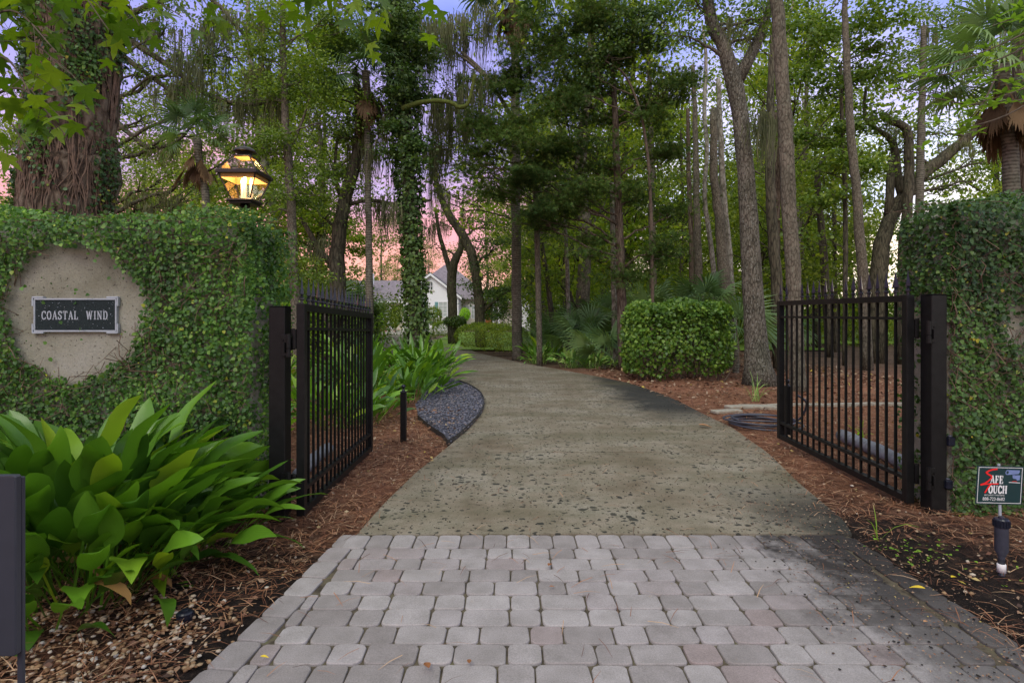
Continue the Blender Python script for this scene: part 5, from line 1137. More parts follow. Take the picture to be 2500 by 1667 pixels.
ball('loose blue green shrub below the teal shutters', 996, 726, 20, 22, 48, 'leaf_far', 1800, .14, name='garden_shrub', seed=3)
ball('dark shrub at the left end of the courtyard', 872, 728, 14, 30, 42, 'leaf_dark', 1800, .13, name='garden_shrub', seed=4)
ball('dark hanging shrub right of the gable in front of the house', 1130, 700, 38, 36, 36, 'leaf_dark', 5200, .11, name='garden_shrub', seed=5)
ball('low spiky shrub between the two low hedges', 1045, 738, 26, 12, 30, 'leaf_dark', 1500, .12, name='garden_shrub', seed=6)
rng = np.random.default_rng(8); n = 500; c = GD(897, 757)
tag(part('flower_bed_plants', *scatter(*DIA, np.stack([rng.normal(size=n)*.7-12.3, 52+rng.normal(size=n)*.4, rng.uniform(.02, .42, n)], 1), rdir(n, rng), rdir(n, rng)+np.array([0, 0, 1]), .14), M['blossom'], loc=(-12.3, 52, 0)), 'low red flowering plants by the courtyard wall', 'flowers')

# ------------------------------------------------------------------ broad-leaved clumps
def blade(seed, L_=.5, W=.115, stalk=.28, lean=.3, bend=.9, twist=.2, n=8):
    r_ = np.random.default_rng(seed); tot = L_+stalk; m = n+2; th = lean; x = z = 0; V = []; F = []; ts = np.linspace(0, 1, 30); px = [0]; pz = [0]; ths = [th]
    for i in range(1, 30): th = lean+bend*ts[i]**2.2; x += math.sin(th)*tot/29; z += math.cos(th)*tot/29; px.append(x); pz.append(z); ths.append(th)
    S_ = [0, stalk/tot]+list(stalk/tot+(1-stalk/tot)*np.linspace(.08, 1, n)); wav = r_.uniform(0, 6)
    for s in S_:
        x = np.interp(s, ts, px); z = np.interp(s, ts, pz); t_ = np.interp(s, ts, ths); u = (s-stalk/tot)/(1-stalk/tot)
        w_ = .006 if u <= 0 else max(.002, W/2*(math.sin(PI*min(1, u)**.78))**.75*(1-.12*u)) if u < .999 else .001
        tw = twist*max(u, 0); nx, nz = -math.cos(t_), math.sin(t_); k = .28*w_*(1+.5*math.sin(wav+u*8))
        for sd in (-1, 0, 1):
            lift = (abs(sd)*k)+(.10*w_*math.sin(u*9+wav+sd) if sd else 0); V.append((x+nx*lift*1.0+sd*w_*math.sin(tw)*nx, sd*w_*math.cos(tw), z+nz*lift+sd*w_*math.sin(tw)*nz))
    for i in range(len(S_)-1):
        for j in range(2): F.append((3*i+j, 3*i+j+1, 3*i+3+j+1, 3*i+3+j))
    return V, F
def clump(label, cx, cy, R, n, h, seed, matn='aspid', W=.115, name='cast_iron_plant', spread=1.0, variants=10, group=None, n_old=0, nn=8, cat='plant', squash=1):
    r_ = np.random.default_rng(seed); t = thing(name, label, cat, (cx, cy, 0), group); ms = []
    for i in range(variants):
        f = (i+.5)/variants; L_ = h*r_.uniform(.50, .62); vf = blade(seed*31+i, L_*(.72 if W > .1 else .95), W*r_.uniform(.8, 1.15), h*lerp(.52, .34, f), lerp(.04, .82, f)*spread, lerp(.2, 1.35, r_.random()) if W > .1 else lerp(.35, 1.7, r_.random()), r_.uniform(-1.1, 1.1), nn)
        ms.append((f, me_of('leaf', vf, matn, True)))
    old = [me_of('withered_leaf', blade(seed*31+90+i, h*.24, W*.4, h*.3, .5, 2.4, .9, 6), 'aspid_old', True) for i in range(2)] if n_old else []
    for i in range(n):
        q = (i+.5)/n; q = q**.8; rr = R*.55*math.sqrt(q)*r_.uniform(.6, 1.1); a = i*2.39996+r_.normal()*.35; k = int(np.clip(q*variants+r_.normal()*1.4, 0, variants-1))
        inst('leaf', ms[k][1], t, (cx+rr*math.cos(a), cy+rr*math.sin(a)*squash, -.01), (r_.normal()*.16, r_.normal()*.14, a+r_.normal()*.6), r_.uniform(.7, 1.12))
    for i in range(n_old): inst('withered_leaf', old[i % 2], t, (cx+r_.normal()*R*.3, cy+r_.normal()*R*.3, -.01), (0, 0, r_.uniform(0, 6.28)), r_.uniform(.8, 1.1))
    return t
clump('big glossy broad leaved plant in front of the left wall', -2.52, 3.42, .92, 290, 1.16, 3, W=.15, n_old=14, group='broad leaved clumps')
clump('low front skirt of broad leaves drooping over the pebbles', -2.28, 3.04, .85, 125, .74, 8, W=.125, n_old=3, group='broad leaved clumps', spread=1.25)
clump('smaller broad leaved clump leaning out beside the left gate post', -1.98, 3.58, .42, 55, .72, 4, W=.10, n_old=3, group='broad leaved clumps', spread=1.15)
for i, (x, y, R, n, h, lb) in enumerate([(-2.7, 8.2, .6, 34, .62, 'strappy clump right behind the left gate'), (-3.6, 7.4, .6, 34, .62, 'strappy clump behind the left gate next to the wall'), (-2.1, 8.9, .5, 34, .6, 'strappy clump left of the short post by the gravel'), (-2.7, 10.2, .7, 46, .85, 'strappy clump behind the short post'), (-1.95, 11.2, .6, 44, .75, 'strappy clump at the tip of the gravel patch'), (-3.6, 9.6, .7, 40, .8, 'strappy clump deep behind the left gate'), (-3.1, 12.4, .7, 50, .98, 'dark strappy clump left of the ivy trunk'), (-2.15, 13.2, .6, 50, .9, 'dark strappy clump at the foot of the ivy trunk'), (-3.9, 13.6, .7, 44, 1.0, 'tall strappy clump left of the ivy trunk'), (-4.6, 11.4, .7, 36, .9, 'strappy clump farthest left behind the gate'), (-2.25, 7.6, .5, 30, .62, 'strappy clump showing through the middle bars of the left gate'), (-1.75, 9.9, .5, 36, .68, 'low strappy clump between the short post and the gravel'), (-1.55, 10.9, .4, 30, .62, 'low strappy clump touching the gravel patch'), (-2.2, 12.1, .6, 44, .88, 'dark strappy clump before the ivy trunk'), (-1.75, 14.3, .5, 40, .85, 'strappy clump right of the ivy trunk foot'), (-3.2, 11.1, .7, 44, .85, 'dense strappy clump between the gate and the ivy trunk'), (-1.95, 7.9, .4, 30, .55, 'low strappy clump just beyond the end of the left gate'), (-2.9, 6.6, .5, 30, .6, 'strappy clump near the wall seen through the left gate bars'), (-1.75, 12.4, .5, 44, .85, 'strappy clump spilling over the drive edge past the gravel')]):
    clump(lb, x, y, R*1.1, int(n*1.5), h*1.12, 20+i, 'aspid', .10, variants=5, nn=5, group='strappy clumps left of the drive')
for i, (x, y, R, n, h, mt, lb) in enumerate([(1.0, 18.5, .7, 50, .85, 'aspid', 'dark strappy clump right of the long low hedge'), (.75, 17.9, .5, 34, .5, 'varieg', 'striped clump at the tree foot beside the drive'), (1.75, 16.6, .6, 44, .55, 'varieg', 'striped pale clump nearest the drive edge'), (2.25, 16.2, .5, 34, .5, 'varieg', 'striped pale clump farthest right of the group'), (2.75, 16.4, .35, 14, .42, 'varieg', 'small yellow green striped plant left of the square hedge')]):
    clump(lb, x, y, R*1.1, int(n*1.7), h*1.1, 50+i, mt, .09, variants=5, nn=5, group='strappy clumps right of the drive')
# grassy tufts
def tuft(label, x, y, n, h, matn, seed, w_=.008):
    r_ = np.random.default_rng(seed); t = thing('grass_tuft', label, 'plant', (x, y, 0)); ms = [me_of('blade', blade(seed+i, h, w_*2, h*.1, .1+.25*i, .4+.5*i, .3, 4), matn) for i in range(3)]
    for i in range(n): inst('blade', ms[i % 3], t, (x+r_.normal()*.03, y+r_.normal()*.03, 0), (0, 0, r_.uniform(0, 6.28)), r_.uniform(.6, 1.1))
tuft('thin leaved green tuft in front of the big oak', 3.42*1.2, 9.9, 16, .5, 'varieg', 70)
tuft('bright green tuft behind the right gate bars', (2103-1250)/FPX*6.9, 6.9, 9, .26, 'lime', 71, .014)
tuft('single slender green shoot at the foot of the security sign', 2.43, 3.85, 3, .3, 'lime', 72, .006)
g = GD(388, 1340)
tuft('small bright green seedling in front of the big leafy plant', g[0], g[1], 8, .09, 'lime', 73, .02)

# ------------------------------------------------------------------ palmettos
def palmetto(label, x, y, n, sc, seed, h=.3, meshes=FANS):
    r_ = np.random.default_rng(seed); t = thing('palmetto', label, 'palm', (x, y, 0), 'fan palmettos in the undergrowth')
    MB().tube([(x, y, -.03), (x+.03, y, h)], [.09, .07], 8).build('stump', M['palm_bark'], t)
    for i in range(n):
        a = i*2.4+r_.normal()*.3; el = lerp(1.25, .25, (i/n)); inst('frond', meshes[i % len(meshes)], t, (x, y, h), (r_.normal()*.3, -el, a), sc*r_.uniform(.8, 1.15))
for i, (px, Y, n, sc, h, lb) in enumerate([(1275, 19.5, 12, 1.15, .3, 'fan palmetto left of the pale sapling'), (1345, 17.8, 14, 1.25, .35, 'large fan palmetto right of the pale sapling'), (1385, 16.3, 9, 1.0, .1, 'low fan palmetto by the foot of the cedar'), (1395, 21, 12, 1.4, .8, 'tall fan palmetto behind the cedar trunk'), (1490, 17, 12, 1.3, .95, 'fan palmetto rising over the left end of the square hedge'), (1550, 18, 10, 1.2, .9, 'fan palmetto rising over the middle of the square hedge'), (1615, 16.2, 11, 1.15, 1.35, 'dark fan palmetto above the right end of the square hedge'), (1690, 15, 10, 1.1, .7, 'drooping fan palmetto between the hedge and the big oak'), (720, 21, 12, 1.5, 1.1, 'fan palmetto behind the left gate spears'), (800, 22, 12, 1.3, 1.2, 'fan palmetto between the crooked oak and the palm'), (1290, 26, 10, 1.3, .6, 'distant fan palmetto behind the palmetto group'), (1780, 20, 9, 1.2, .5, 'fan palmetto far behind the tall straight trunk')]):
    palmetto(lb, (px*K-1250)/FPX*Y, Y, n, sc, 500+i, h, LONG if i in (7,) else FANS)

# ------------------------------------------------------------------ near leaves hanging into the view
def star_leaf(seed, lob=5):
    r_ = np.random.default_rng(seed); V = [(0, 0, 0)]; n = lob; k = 0
    for i in range(n):
        a = lerp(-2.1, 2.1, i/(n-1)); L_ = [.62, .85, 1, .85, .62][i]; d = np.array([math.cos(a), math.sin(a)]); q = np.array([-d[1], d[0]])
        da = 2.1*2/(n-1)/2; e1 = np.array([math.cos(a-da), math.sin(a-da)])*.33
        V += [(*e1, .02), (*(d*L_*.62-q*.14), .05-.05*L_), (*(d*L_), -.1-.1*r_.random()), (*(d*L_*.62+q*.14), .05-.05*L_)]
    e = np.array([math.cos(2.1+.5), math.sin(2.1+.5)])*.3; V.append((*e, .02)); F = []
    for i in range(n): b = 1+4*i; F += [(0, b, b+1, b+3), (b+1, b+2, b+3)]; F += [(0, b+3, b+4)] if i < n-1 else [(0, b+3, b+4)]
    F += [(0, len(V)-1, 1)]
    return [(x+.12, y, z) for x, y, z in V], F
STAR = [me_of('leaf', star_leaf(i), 'star') for i in range(4)]
t = thing('sweetgum_branch', 'overhanging branches of star shaped leaves at the top left', 'branch', tuple(D(300, -160, 2.8))); rng = np.random.default_rng(91)
mb = MB()
def spray(px0, py0, px1, py1, Y0, Y1, n, sz):
    a = D(px0, py0, Y0); b = D(px1, py1, Y1); c = spline([a, (a+b)/2+np.array([0, 0, .12]), b], 12); mb.tube(c, np.linspace(.007, .002, 12), 5)
    for i in range(n):
        s = rng.uniform(.15, 1.02); p = c[min(11, int(s*11))]; q = p+np.array([rng.normal()*.10, rng.normal()*.10, -rng.uniform(.02, .16)]); mb.tube([p, (p+q)/2+np.array([0, 0, .01]), q], .0012, 3, False)
        inst('leaf', STAR[rng.integers(4)], t, q, (rng.normal()*.5, rng.uniform(.35, 1.25), rng.uniform(0, 6.28)), sz*.82*rng.uniform(.6, 1.15))
for a in [(-60, 120, 160, 170, 2.7, 2.6, 12, .12), (-60, 10, 160, 60, 2.8, 2.7, 14, .12), (60, -60, 420, 40, 3.0, 2.9, 14, .12), (-60, 60, 130, 120, 2.6, 2.5, 13, .12), (-60, 150, 90, 250, 2.5, 2.5, 13, .12), (-40, 230, 150, 310, 2.6, 2.5, 10, .11), (-60, 300, 70, 350, 2.7, 2.6, 7, .11), (60, -60, 250, 70, 2.8, 2.7, 14, .12), (200, -60, 320, 60, 2.9, 2.8, 10, .12), (330, -80, 480, 20, 3.2, 3.1, 14, .12), (480, -70, 640, 10, 3.3, 3.2, 16, .12), (680, -70, 780, 10, 3.3, 3.2, 12, .12), (820, -70, 940, 0, 3.3, 3.2, 12, .12), (620, -80, 800, 30, 3.1, 3.0, 12, .13), (760, -60, 900, 40, 3.0, 3.0, 11, .13), (-60, -40, 120, 30, 2.6, 2.6, 14, .13), (140, -80, 260, 20, 3, 2.9, 9, .12)]: spray(*a)
mb.build('twigs', M['twig'], t)
def oval(W=.2):
    V, F = [], []
    for i, u in enumerate(np.linspace(0, 1, 6)):
        w_ = W*math.sin(PI*min(.97, max(.03, u))**.8); z = -.18*u*u
        V += [(u, -w_, z+.05*w_), (u, 0, z-.02), (u, w_, z+.05*w_)]
    for i in range(5): F += [(3*i, 3*i+3, 3*i+4, 3*i+1), (3*i+1, 3*i+4, 3*i+5, 3*i+2)]
    return V, F
OV = me_of('leaf', oval(), 'magno', True)
t = thing('magnolia_branch', 'near branch with whorls of oval glossy leaves at the upper right', 'branch', tuple(D(2400, 60, 7))); mb = MB(); rng = np.random.default_rng(92)
for (px0, py0, px1, py1, Y) in [(2500, -20, 2120, 170, 7), (2440, 60, 2090, 190, 7.2), (2480, 120, 2200, 250, 7), (2420, 200, 2140, 310, 7.3), (2500, 160, 2260, 170, 6.8), (2420, -40, 2280, 60, 7), (2300, 150, 2200, 300, 7.1), (2350, 230, 2050, 200, 7.4)]:
    a, b = D(px0, py0, Y), D(px1, py1, Y-.4); c = spline([a, lerp(a, b, .45)+np.array([0, 0, -.12]), b], 12); mb.tube(c, np.linspace(.014, .004, 12), 5)
    for s in (3, 5, 7, 8, 9, 10, 11):
        p = c[s]+rng.normal(size=3)*.06; d0 = norm(rng.normal(size=3)+np.array([-.4, -.3, .2])); mb.tube([c[s], p], .003, 3, False)
        for k in range(6):
            az = k/6*2*PI+rng.normal()*.2; inst('leaf', OV, t, p, (rng.normal()*.3, -rng.uniform(-.1, .7), az), rng.uniform(.09, .15))
mb.build('twigs', M['twig'], t)
# ------------------------------------------------------------------ the house at the end of the drive
YH = 57.0
def H(cx, cy, Y=YH): return P(850+cx/4.704, 600+cy/4.704, Y)
M['house_wall'] = m_simple('house_wall', [(.3, (.62, .58, .47)), (.7, (.72, .68, .57))], 3, b=.2)
M['house_white'] = plain('house_white', (.82, .82, .84), .6, var=.03)
M['roof'] = m_simple('roof_shingles', [(.3, (.13, .11, .125)), (.5, (.22, .19, .21)), (.7, (.30, .26, .28))], 3.5, 4, sc=(1, 1, 3))
M['roof_edge'] = plain('roof_edge', (.03, .035, .05), .6)
M['shutter'] = plain('shutter', (.16, .33, .34), .6, var=.08)
M['pane'] = plain('pane', (.10, .12, .13), .12, spec=.7, var=.2)
M['blind'] = plain('blind', (.42, .46, .44), .5, var=.08)
M['warm'] = plain('warm_wood', (.42, .16, .04), .5, var=.3)
t = thing('house', 'white stucco house with grey shingle roofs and a gabled front beyond the drive', 'house', tuple(np.array([H(800, 900)[0], YH, 0])))
def xz(cx, cy, Y=YH): p = H(cx, cy, Y); return p[0], p[2]
def prism(poly, y0, y1, name, matx):
    """poly list of (x,z) counter-clockwise seen from the front"""
    n = len(poly); V = [(x, y0, z) for x, z in poly]+[(x, y1, z) for x, z in poly]
    F = [tuple(range(n)), tuple(range(2*n-1, n-1, -1))]+[(i, i+n, (i+1) % n+n, (i+1) % n) for i in range(n)]
    return part(name, V, F, matx, t)
# garage wing, set back 2 m
Yg = 59.0
x0, ze = xz(180, 640, Yg); x1, _ = xz(620, 640, Yg)
prism([(x0-5, 0), (x1+.5, 0), (x1+.5, ze), (x0-5, ze)], Yg, Yg+8, 'wing_wall', M['house_wall'])
xr0, zr = xz(250, 400, 63); 
V = [(x0-5.3, Yg-.4, ze), (x1+2.6, Yg-.4, ze), (x1+5, 63, zr), (x0-3, 63, zr), (x0-5.3, 67, ze), (x1+2.6, 67, ze)]
part('wing_roof', V+[(a, b, c-.14) for a, b, c in V], [(0, 1, 2, 3), (3, 2, 5, 4), (0, 3, 4), (1, 5, 2), (6, 7, 1, 0), (6, 10, 11, 7), (7, 11, 5, 1), (11, 10, 4, 5), (10, 6, 0, 4)], M['roof'], t)
MB().box(x0-5.3, x1+.4, Yg-.52, Yg-.402, ze-.16, ze+.01).build('gutter', M['house_white'], t)
xc0, zc0 = xz(283, 330, 60); MB().box(xc0-.25, xc0+.05, 60, 60.4, zc0-1, zc0+.1).build('chimney', M['house_white'], t)
# main hip roof behind the gable
a0, b0 = xz(560, 600, 60); a1, _ = xz(1500, 600, 60); pk, pz = xz(1100, 215, 66); zb_ = b0-.1
V = [(a0, 60, zb_), (a1+1.5, 60, zb_), (a1+1.5, 73, zb_), (a0, 73, zb_), (pk, 66.5, pz), (pk+.7, 66.5, pz)]
part('main_roof', V, [(0, 1, 5, 4), (1, 2, 5), (2, 3, 4, 5), (3, 0, 4), (3, 2, 1, 0)], M['roof'], t)
prism([(a0+.4, 0), (a1+6, 0), (a1+6, zb_-.01), (a0+.4, zb_-.01)], 60.6, 72, 'main_wall', M['house_wall'])
# mid ridge left of the peak
u0, v0 = xz(700, 340, 64); part('cross_roof', [(a0-.5, 60.2, b0), (pk, 60.2, b0), (pk, 65, v0+.2), (u0, 65, v0+.2)]+[(a0-.5, 69, b0), (pk, 69, b0)], [(0, 1, 2, 3), (3, 2, 5, 4), (0, 3, 4), (1, 5, 2)], M['roof'], t)
# gable front
gl, gz = xz(600, 592); gr, gz2 = xz(1290, 592); gp, gpz = xz(950, 325)
prism([(gl+.25, 0), (gr-.2, 0), (gr-.2, gz), (gp, gpz-.12), (gl+.25, gz)], YH, YH+6, 'gable_wall', M['house_white'])
for (xa, za, xb, zb2) in ((gl-.12, gz-.1, gp, gpz), (gp, gpz, gr+.15, gz2-.1)):
    V = []
    for y in (YH-.35, YH+7):
        V += [(xa, y, za+.12), (xb, y, zb2+.12), (xb, y, zb2), (xa, y, za)]
    part('gable_roof', V, [(0, 3, 2, 1), (4, 5, 6, 7), (0, 1, 5, 4), (2, 3, 7, 6), (0, 4, 7, 3), (1, 2, 6, 5)], M['roof_edge'] if 0 else M['roof'], t)
    V = []
    for y in (YH-.38, YH-.352):
        V += [(xa, y, za+.16), (xb, y, zb2+.16), (xb, y, zb2+.09), (xa, y, za+.09)]
    part('dark_verge', V, [(0, 3, 2, 1), (4, 5, 6, 7), (0, 1, 5, 4), (2, 3, 7, 6), (0, 4, 7, 3), (1, 2, 6, 5)], M['roof_edge'], t)
    V = []
    for y in (YH-.37, YH-.353):
        V += [(xa, y, za+.085), (xb, y, zb2+.085), (xb, y, zb2-.16), (xa, y, za-.16)]
    part('barge_board', V, [(0, 3, 2, 1), (4, 5, 6, 7), (0, 1, 5, 4), (2, 3, 7, 6), (0, 4, 7, 3), (1, 2, 6, 5)], M['house_white'], t)
def window(cx0, cx1, cy0, cy1, Y, nx, ny, glass, nm='window', arch=False):
    xa, za = xz(cx0, cy1, Y); xb, zb2 = xz(cx1, cy0, Y); fr = .07; y = Y-.05
    mb = MB()
    mb.box(xa-fr, xa, y, Y-.001, za-fr, zb2); mb.box(xb, xb+fr, y, Y-.001, za-fr, zb2); mb.box(xa, xb, y, Y-.001, za-fr, za)
    if not arch: mb.box(xa-fr, xb+fr, y, Y-.001, zb2+.001, zb2+fr)
    for i in range(1, nx): x = lerp(xa, xb, i/nx); mb.box(x-.02, x+.02, y+.01, Y-.012, za+.001, zb2-.001)
    for j in range(1, ny): z = lerp(za, zb2, j/ny); mb.box(xa+.001, xb-.001, y+.012, Y-.011, z-.018, z+.018)
    if arch:
        c = (xa+xb)/2; R = (xb-xa)/2; A = np.linspace(0, PI, 13)
        for a, b in zip(A[:-1], A[1:]): mb.beam((c+(R+.035)*math.cos(a), y+.025, zb2+(R+.035)*math.sin(a)), (c+(R+.035)*math.cos(b), y+.025, zb2+(R+.035)*math.sin(b)), .025, .035)
        mb.box(c-.02, c+.02, y+.01, Y-.012, zb2, zb2+R)
    w_ = mb.build(nm, M['house_white'], t); P_ = [(xa, Y-.008, za), (xb, Y-.008, za), (xb, Y-.008, zb2)]
    if arch: P_ += [((xa+xb)/2+(xb-xa)/2*math.cos(a), Y-.008, zb2+(xb-xa)/2*math.sin(a)) for a in np.linspace(0, PI, 13)[1:-1]]
    P_ += [(xa, Y-.008, zb2)]
    part('pane', P_, [tuple(range(len(P_)))], glass, w_); return w_
window(921, 970, 436, 497, YH, 2, 2, M['pane'], arch=True)
xa, za = xz(900, 522); xb, zb2 = xz(992, 512); MB().box(xa, xb, YH-.1, YH-.001, za, zb2).build('sill', M['house_wall'], t)
window(1045, 1135, 648, 815, YH, 2, 4, M['blind'])
def shutter(cx0, cx1, cy0, cy1, Y):
    xa, za = xz(cx0, cy1, Y); xb, zb2 = xz(cx1, cy0, Y); mb = MB(); mb.box(xa, xb, Y-.06, Y-.002, za, zb2)
    for k in range(14): z = lerp(za+.08, zb2-.08, k/13); mb.box(xa+.05, xb-.05, Y-.075, Y-.061, z-.03, z+.02)
    mb.build('shutter', M['shutter'], t)
shutter(996, 1034, 645, 818, YH); shutter(878, 912, 645, 818, YH); shutter(1146, 1180, 645, 818, YH)
window(358, 515, 676, 696, Yg, 7, 1, M['warm']); window(385, 435, 722, 845, Yg, 1, 1, M['blind'], 'glazed_door'); window(452, 508, 722, 845, Yg, 1, 1, M['blind'], 'glazed_door')
xa, za = xz(300, 940, Yg); xb, _ = xz(530, 940, Yg); MB().box(xa, xb, Yg-.12, Yg-.052, .0, H(0, 850, Yg)[2]-.1).build('door_threshold', M['house_white'], t)
# entry bay right of the gable, glimpsed between trunks
for a, b in ((1325, 1395), (1420, 1470)): window(a, b, 690, 830, 60.6, 2, 3, M['blind'])
xa, za = xz(1575, 880, 60.5); xb, zb2 = xz(1645, 655, 60.5); MB().box(xa, xb, 60.45, 60.58, 0, zb2).build('front_door', M['warm'], t)
for cx in (1500, 1560, 1665, 1730):
    q, _ = xz(cx, 700, 59.6); MB().lathe((q, 59.6, 0), [(.16, 0), (.13, .1), (.13, 2.6), (.17, 2.75)], 10).build('porch_column', M['house_white'], t, True)
# right wing with its own gable
gl, gz = xz(1930, 625, 56); gr, _ = xz(2205, 625, 56); gp, gpz = xz(2075, 465, 56)
prism([(gl, 0), (gr, 0), (gr, gz), (gp, gpz-.1), (gl, gz)], 56, 62, 'end_gable_wall', M['house_white'])
for (xa, za, xb, zb2) in ((gl-.3, gz-.2, gp, gpz), (gp, gpz, gr+.3, gz-.2)):
    V = []
    for y in (55.7, 62): V += [(xa, y, za+.14), (xb, y, zb2+.14), (xb, y, zb2), (xa, y, za)]
    part('end_gable_roof', V, [(0, 3, 2, 1), (4, 5, 6, 7), (0, 1, 5, 4), (2, 3, 7, 6), (0, 4, 7, 3), (1, 2, 6, 5)], M['roof'], t)
xa, za = xz(1480, 640, 60); prism([(xa, za-.1), (gl+1, za-.1), (gl+1, za+.02), (xa, za+.02)], 59, 64, 'porch_roof', M['roof'])
prism([(gr-.1, 0), (gr+8, 0), (gr+8, 2.6), (gr-.1, 2.6)], 60.7, 66, 'side_wing_wall', M['house_white'])

# ------------------------------------------------------------------ litter on the ground
rng = np.random.default_rng(31)
def zone(n, x0, x1, y0, y1, pw=1.5):
    y = y0+(y1-y0)*rng.uniform(0, 1, n)**pw; x = rng.uniform(x0, x1, n)
    eL = np.where(y > YA, np.array([xl(max(v, YA)) for v in y]), -1.16-.1*np.maximum(0, YA-y)); eR = np.where(y > YA, np.array([xr(max(v, YA)) for v in y]), 2.26)
    ok = ((x < eL-.01+np.abs(rng.normal(size=n))*.05*(rng.random(n) < .25)) | (x > eR+.01-np.abs(rng.normal(size=n))*.12*(rng.random(n) < .4)))
    ok &= ~((x < LW[1]) & (y > LW[2]) & (y < LW[3])) & ~((x > RW[0]) & (y > RW[2]) & (y < RW[3]))
    return np.stack([x[ok], y[ok], np.zeros(ok.sum())], 1)
def gz(p):
    side = np.where(p[:, 0] < .5, -1, 1); e = np.where(side < 0, np.where(p[:, 1] > YA, [xl(max(v, YA)) for v in p[:, 1]], -1.15-.05*(YA-p[:, 1])), np.where(p[:, 1] > YA, [xr(max(v, YA)) for v in p[:, 1]], 2.27)); d = np.maximum(0, (p[:, 0]-e)*side)
    x, y = p[:, 0], p[:, 1]; return np.where(d > 0, -.012+.03*np.minimum(1, d/.25)+.010*(np.sin(x*5.1+y*3)+np.sin(x*2.3-y*4.4)+.6*np.sin(x*11+y*9))*np.minimum(1, d/.4), .02)
def needles(p, ln, w_, lift):
    n = len(p); a = rng.uniform(0, 2*PI, n); d = np.stack([np.cos(a), np.sin(a), rng.normal(size=n)*.10], 1); p = p.copy(); p[:, 2] = gz(p)+.004+rng.random(n)*lift
    tp = ([(0, -w_, 0), (.5, -w_, .07), (1, 0, 0), (.5, w_, .07), (0, w_, 0)], [(0, 1, 3, 4)]); tv = [(0, -w_, 0), (.5, -w_, .06), (1, -w_*.3, .0), (0, w_, 0), (.5, w_, .06), (1, w_*.3, .0)]
    return scatter(tv, [(0, 1, 4, 3), (1, 2, 5, 4)], p, d, np.tile([0, 0, 1.], (n, 1))+rdir(n, rng)*.3, rng.uniform(.5, 1, n)*ln)
pts = np.vstack([zone(42000, -4.6, .2, 1.7, 9, 1.3), zone(52000, 1.5, 8, 2.0, 11, 1.2)])
soil = (pts[:, 0] > 1.5) & (pts[:, 1] < 4.2) & (np.sin(pts[:, 0]*3+pts[:, 1]*2) > -.1) & (pts[:, 0] < 3.0); pts = pts[~(soil & (rng.random(len(pts)) < .8))]
peb = (pts[:, 0] < -1.1) & (pts[:, 1] < 3.0) & (rng.random(len(pts)) < .35); pts = pts[~peb]
pts = pts[~(np.array([inpoly(a, b, pl) for a, b, c in pts]) & (rng.random(len(pts)) < .93))]
pts = np.vstack([pts, np.stack([rng.uniform(-1.1, 2.2, 260), rng.uniform(2.2, 6.5, 260), np.zeros(260)], 1)])
V, F = needles(pts, .15, .014, .03); part('pine_straw', V, F, M['straw'], kind='stuff')
pts = np.vstack([zone(7500, -4.6, .2, 1.7, 9, 1.2), zone(13000, 2.0, 9, 2.0, 26, 1.2)]); n = len(pts); pts[:, 2] = np.where(pts[:, 1] < 15.5, gz(pts), 0)+.012+rng.random(n)*.018
V, F = scatter(*DIA, pts, rdir(n, rng)*np.array([1, 1, .25]), np.tile([0, 0, 1.], (n, 1))+rdir(n, rng)*.7, rng.uniform(.02, .062, n)*np.clip(pts[:, 1]/7, .8, 2)); part('leaf_litter', V, F, M['litter'], kind='stuff')
# river pebbles in the left bed, sparse ones on the right
pts = zone(7500, -3.3, -1.05, 1.9, 3.75, 1.2); d_ = np.hypot((pts[:, 0]+1.72)/.52, (pts[:, 1]-2.5)/.40); pts = pts[(d_+rng.normal(size=len(pts))*.22 < 1.0) | (rng.random(len(pts)) < .10)]
p2 = zone(260, 2.2, 4.2, 2.3, 5, 1.2); pts = np.vstack([pts, p2]); pts[:, 2] = gz(pts)+.008+rng.random(len(pts))*.01
V, F = stones(pts, rng.uniform(.006, .016, len(pts))); me = part('pebbles', V, F, M['pebble'], kind='stuff', smooth=True)
# dark crumbs and bits on the concrete and pavers
n = 3400; y = 2.2+rng.uniform(0, 1, n)**1.3*11; x = np.array([rng.uniform(xl(max(v, YA)), xr(max(v, YA))) for v in y]); k = (y > YA) | (x > 1.2+rng.random(n)*.9); x, y = x[k], y[k]; x = np.where(y < YA, np.clip(x, -1, 2.2), x)
V, F = stones(np.stack([x, y, .025+0*x], 1), rng.uniform(.003, .009, len(x)), .35); part('fallen_crumbs', V, F, M['crumb'], kind='stuff')
n = 2600; pts = np.stack([1.55+rng.random(n)**.8*.9+rng.normal(size=n)*.12, 2.3+rng.random(n)*2.3, .03+0*rng.random(n)], 1); V, F = scatter(*DIA, pts, rdir(n, rng)*np.array([1, 1, .1]), np.tile([0, 0, 1.], (n, 1))+rdir(n, rng)*.5, rng.uniform(.005, .016, n)); part('leaf_crumbs', V, F, M['litter'], kind='stuff')
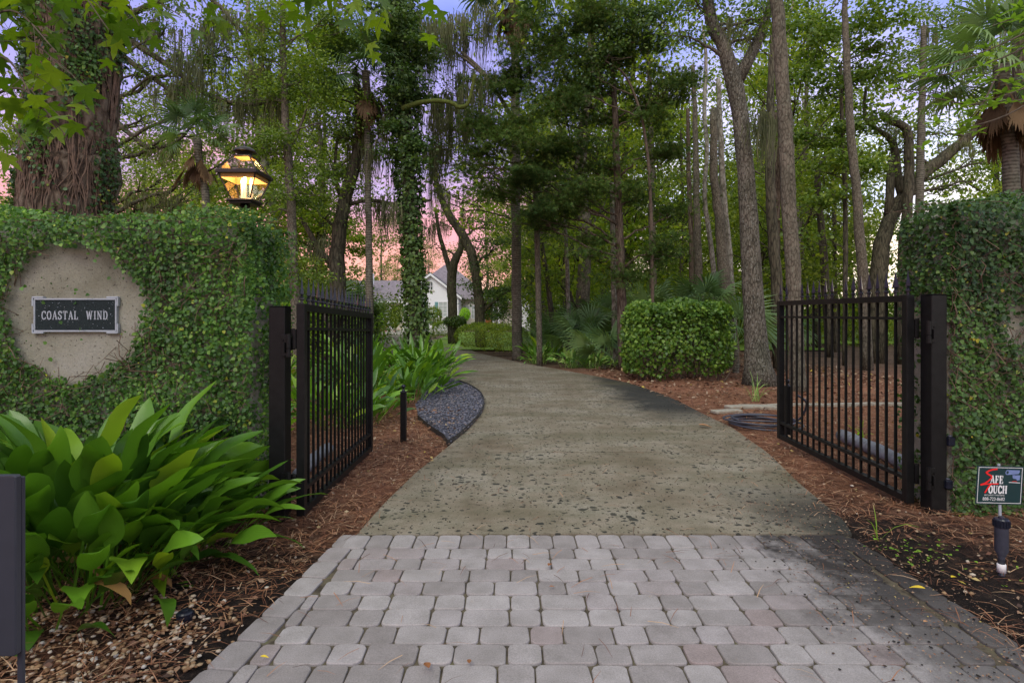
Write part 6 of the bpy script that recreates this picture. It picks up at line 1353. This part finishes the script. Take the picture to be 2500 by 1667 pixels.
# creeping weeds on the right bed and under the left plant
for (cx_, cy_, sx, sy, n_, lb) in ((2.45, 3.55, .16, .12, 70, 'patch of tiny bright green weeds in the dark soil on the right'), (2.95, 3.2, .2, .1, 36, 'scattered tiny weeds at the foot of the sprinkler riser'), (-2.45, 2.78, .14, .1, 60, 'tiny round leaved weeds below the big leafy plant')):
    p = np.stack([cx_+rng.normal(size=n_)*sx, cy_+rng.normal(size=n_)*sy, .03+rng.random(n_)*.03], 1)
    tag(part('creeping_weeds', *scatter(*IVY, p, rdir(n_, rng)*np.array([1, 1, .3]), np.tile([0, 0, 1.], (n_, 1))+rdir(n_, rng)*.4, rng.uniform(.012, .026, n_)), M['lime'], loc=(cx_, cy_, 0)), lb, 'weeds')
# single fallen leaves
M['leaf_yellow'] = plain('leaf_yellow', (.62, .45, .02), .5, var=.15); M['leaf_brown'] = plain('leaf_brown', (.26, .10, .03), .7, var=.3); M['leaf_tan'] = plain('leaf_tan', (.42, .22, .10), .7, var=.3)
for (px, py, s, mt, rz, lb) in [(2125, 1371, .07, 'leaf_yellow', 2.6, 'bright yellow fallen leaf on the stained pavers at the right'), (2185, 1343, .05, 'leaf_yellow', .4, 'smaller yellow green leaf on the soil right of the pavers'), (1260, 1316, .055, 'leaf_brown', 1.2, 'curled brown leaf in the middle of the pavers'), (1262, 1363, .03, 'leaf_brown', .2, 'small brown leaf on a paver joint below the curled leaf'), (985, 1558, .06, 'leaf_brown', 2.0, 'dark brown leaf at the bottom centre of the pavers'), (598, 1528, .035, 'leaf_yellow', 0, 'small yellow leaf on the left border pavers'), (1605, 986, .16, 'leaf_tan', -.2, 'reddish tan leaf on the dark mildewed concrete'), (2122, 1447, .035, 'leaf_tan', .5, 'small tan leaf on the lower right pavers'), (1078, 1545, .04, 'leaf_brown', 1.7, 'thin brown twig leaf at the bottom of the pavers')]:
    g = GD(px, py); V, F = oval(.24); c, s_ = math.cos(rz), math.sin(rz); V = [(g[0]+s*(x*c-y*s_), g[1]+s*(x*s_+y*c), .034+s*(z+.18+.25*abs(y))) for x, y, z in V]
    tag(part('fallen_leaf', V, F, M[mt], loc=tuple(g)), lb, 'leaf', 'fallen leaves on the drive')
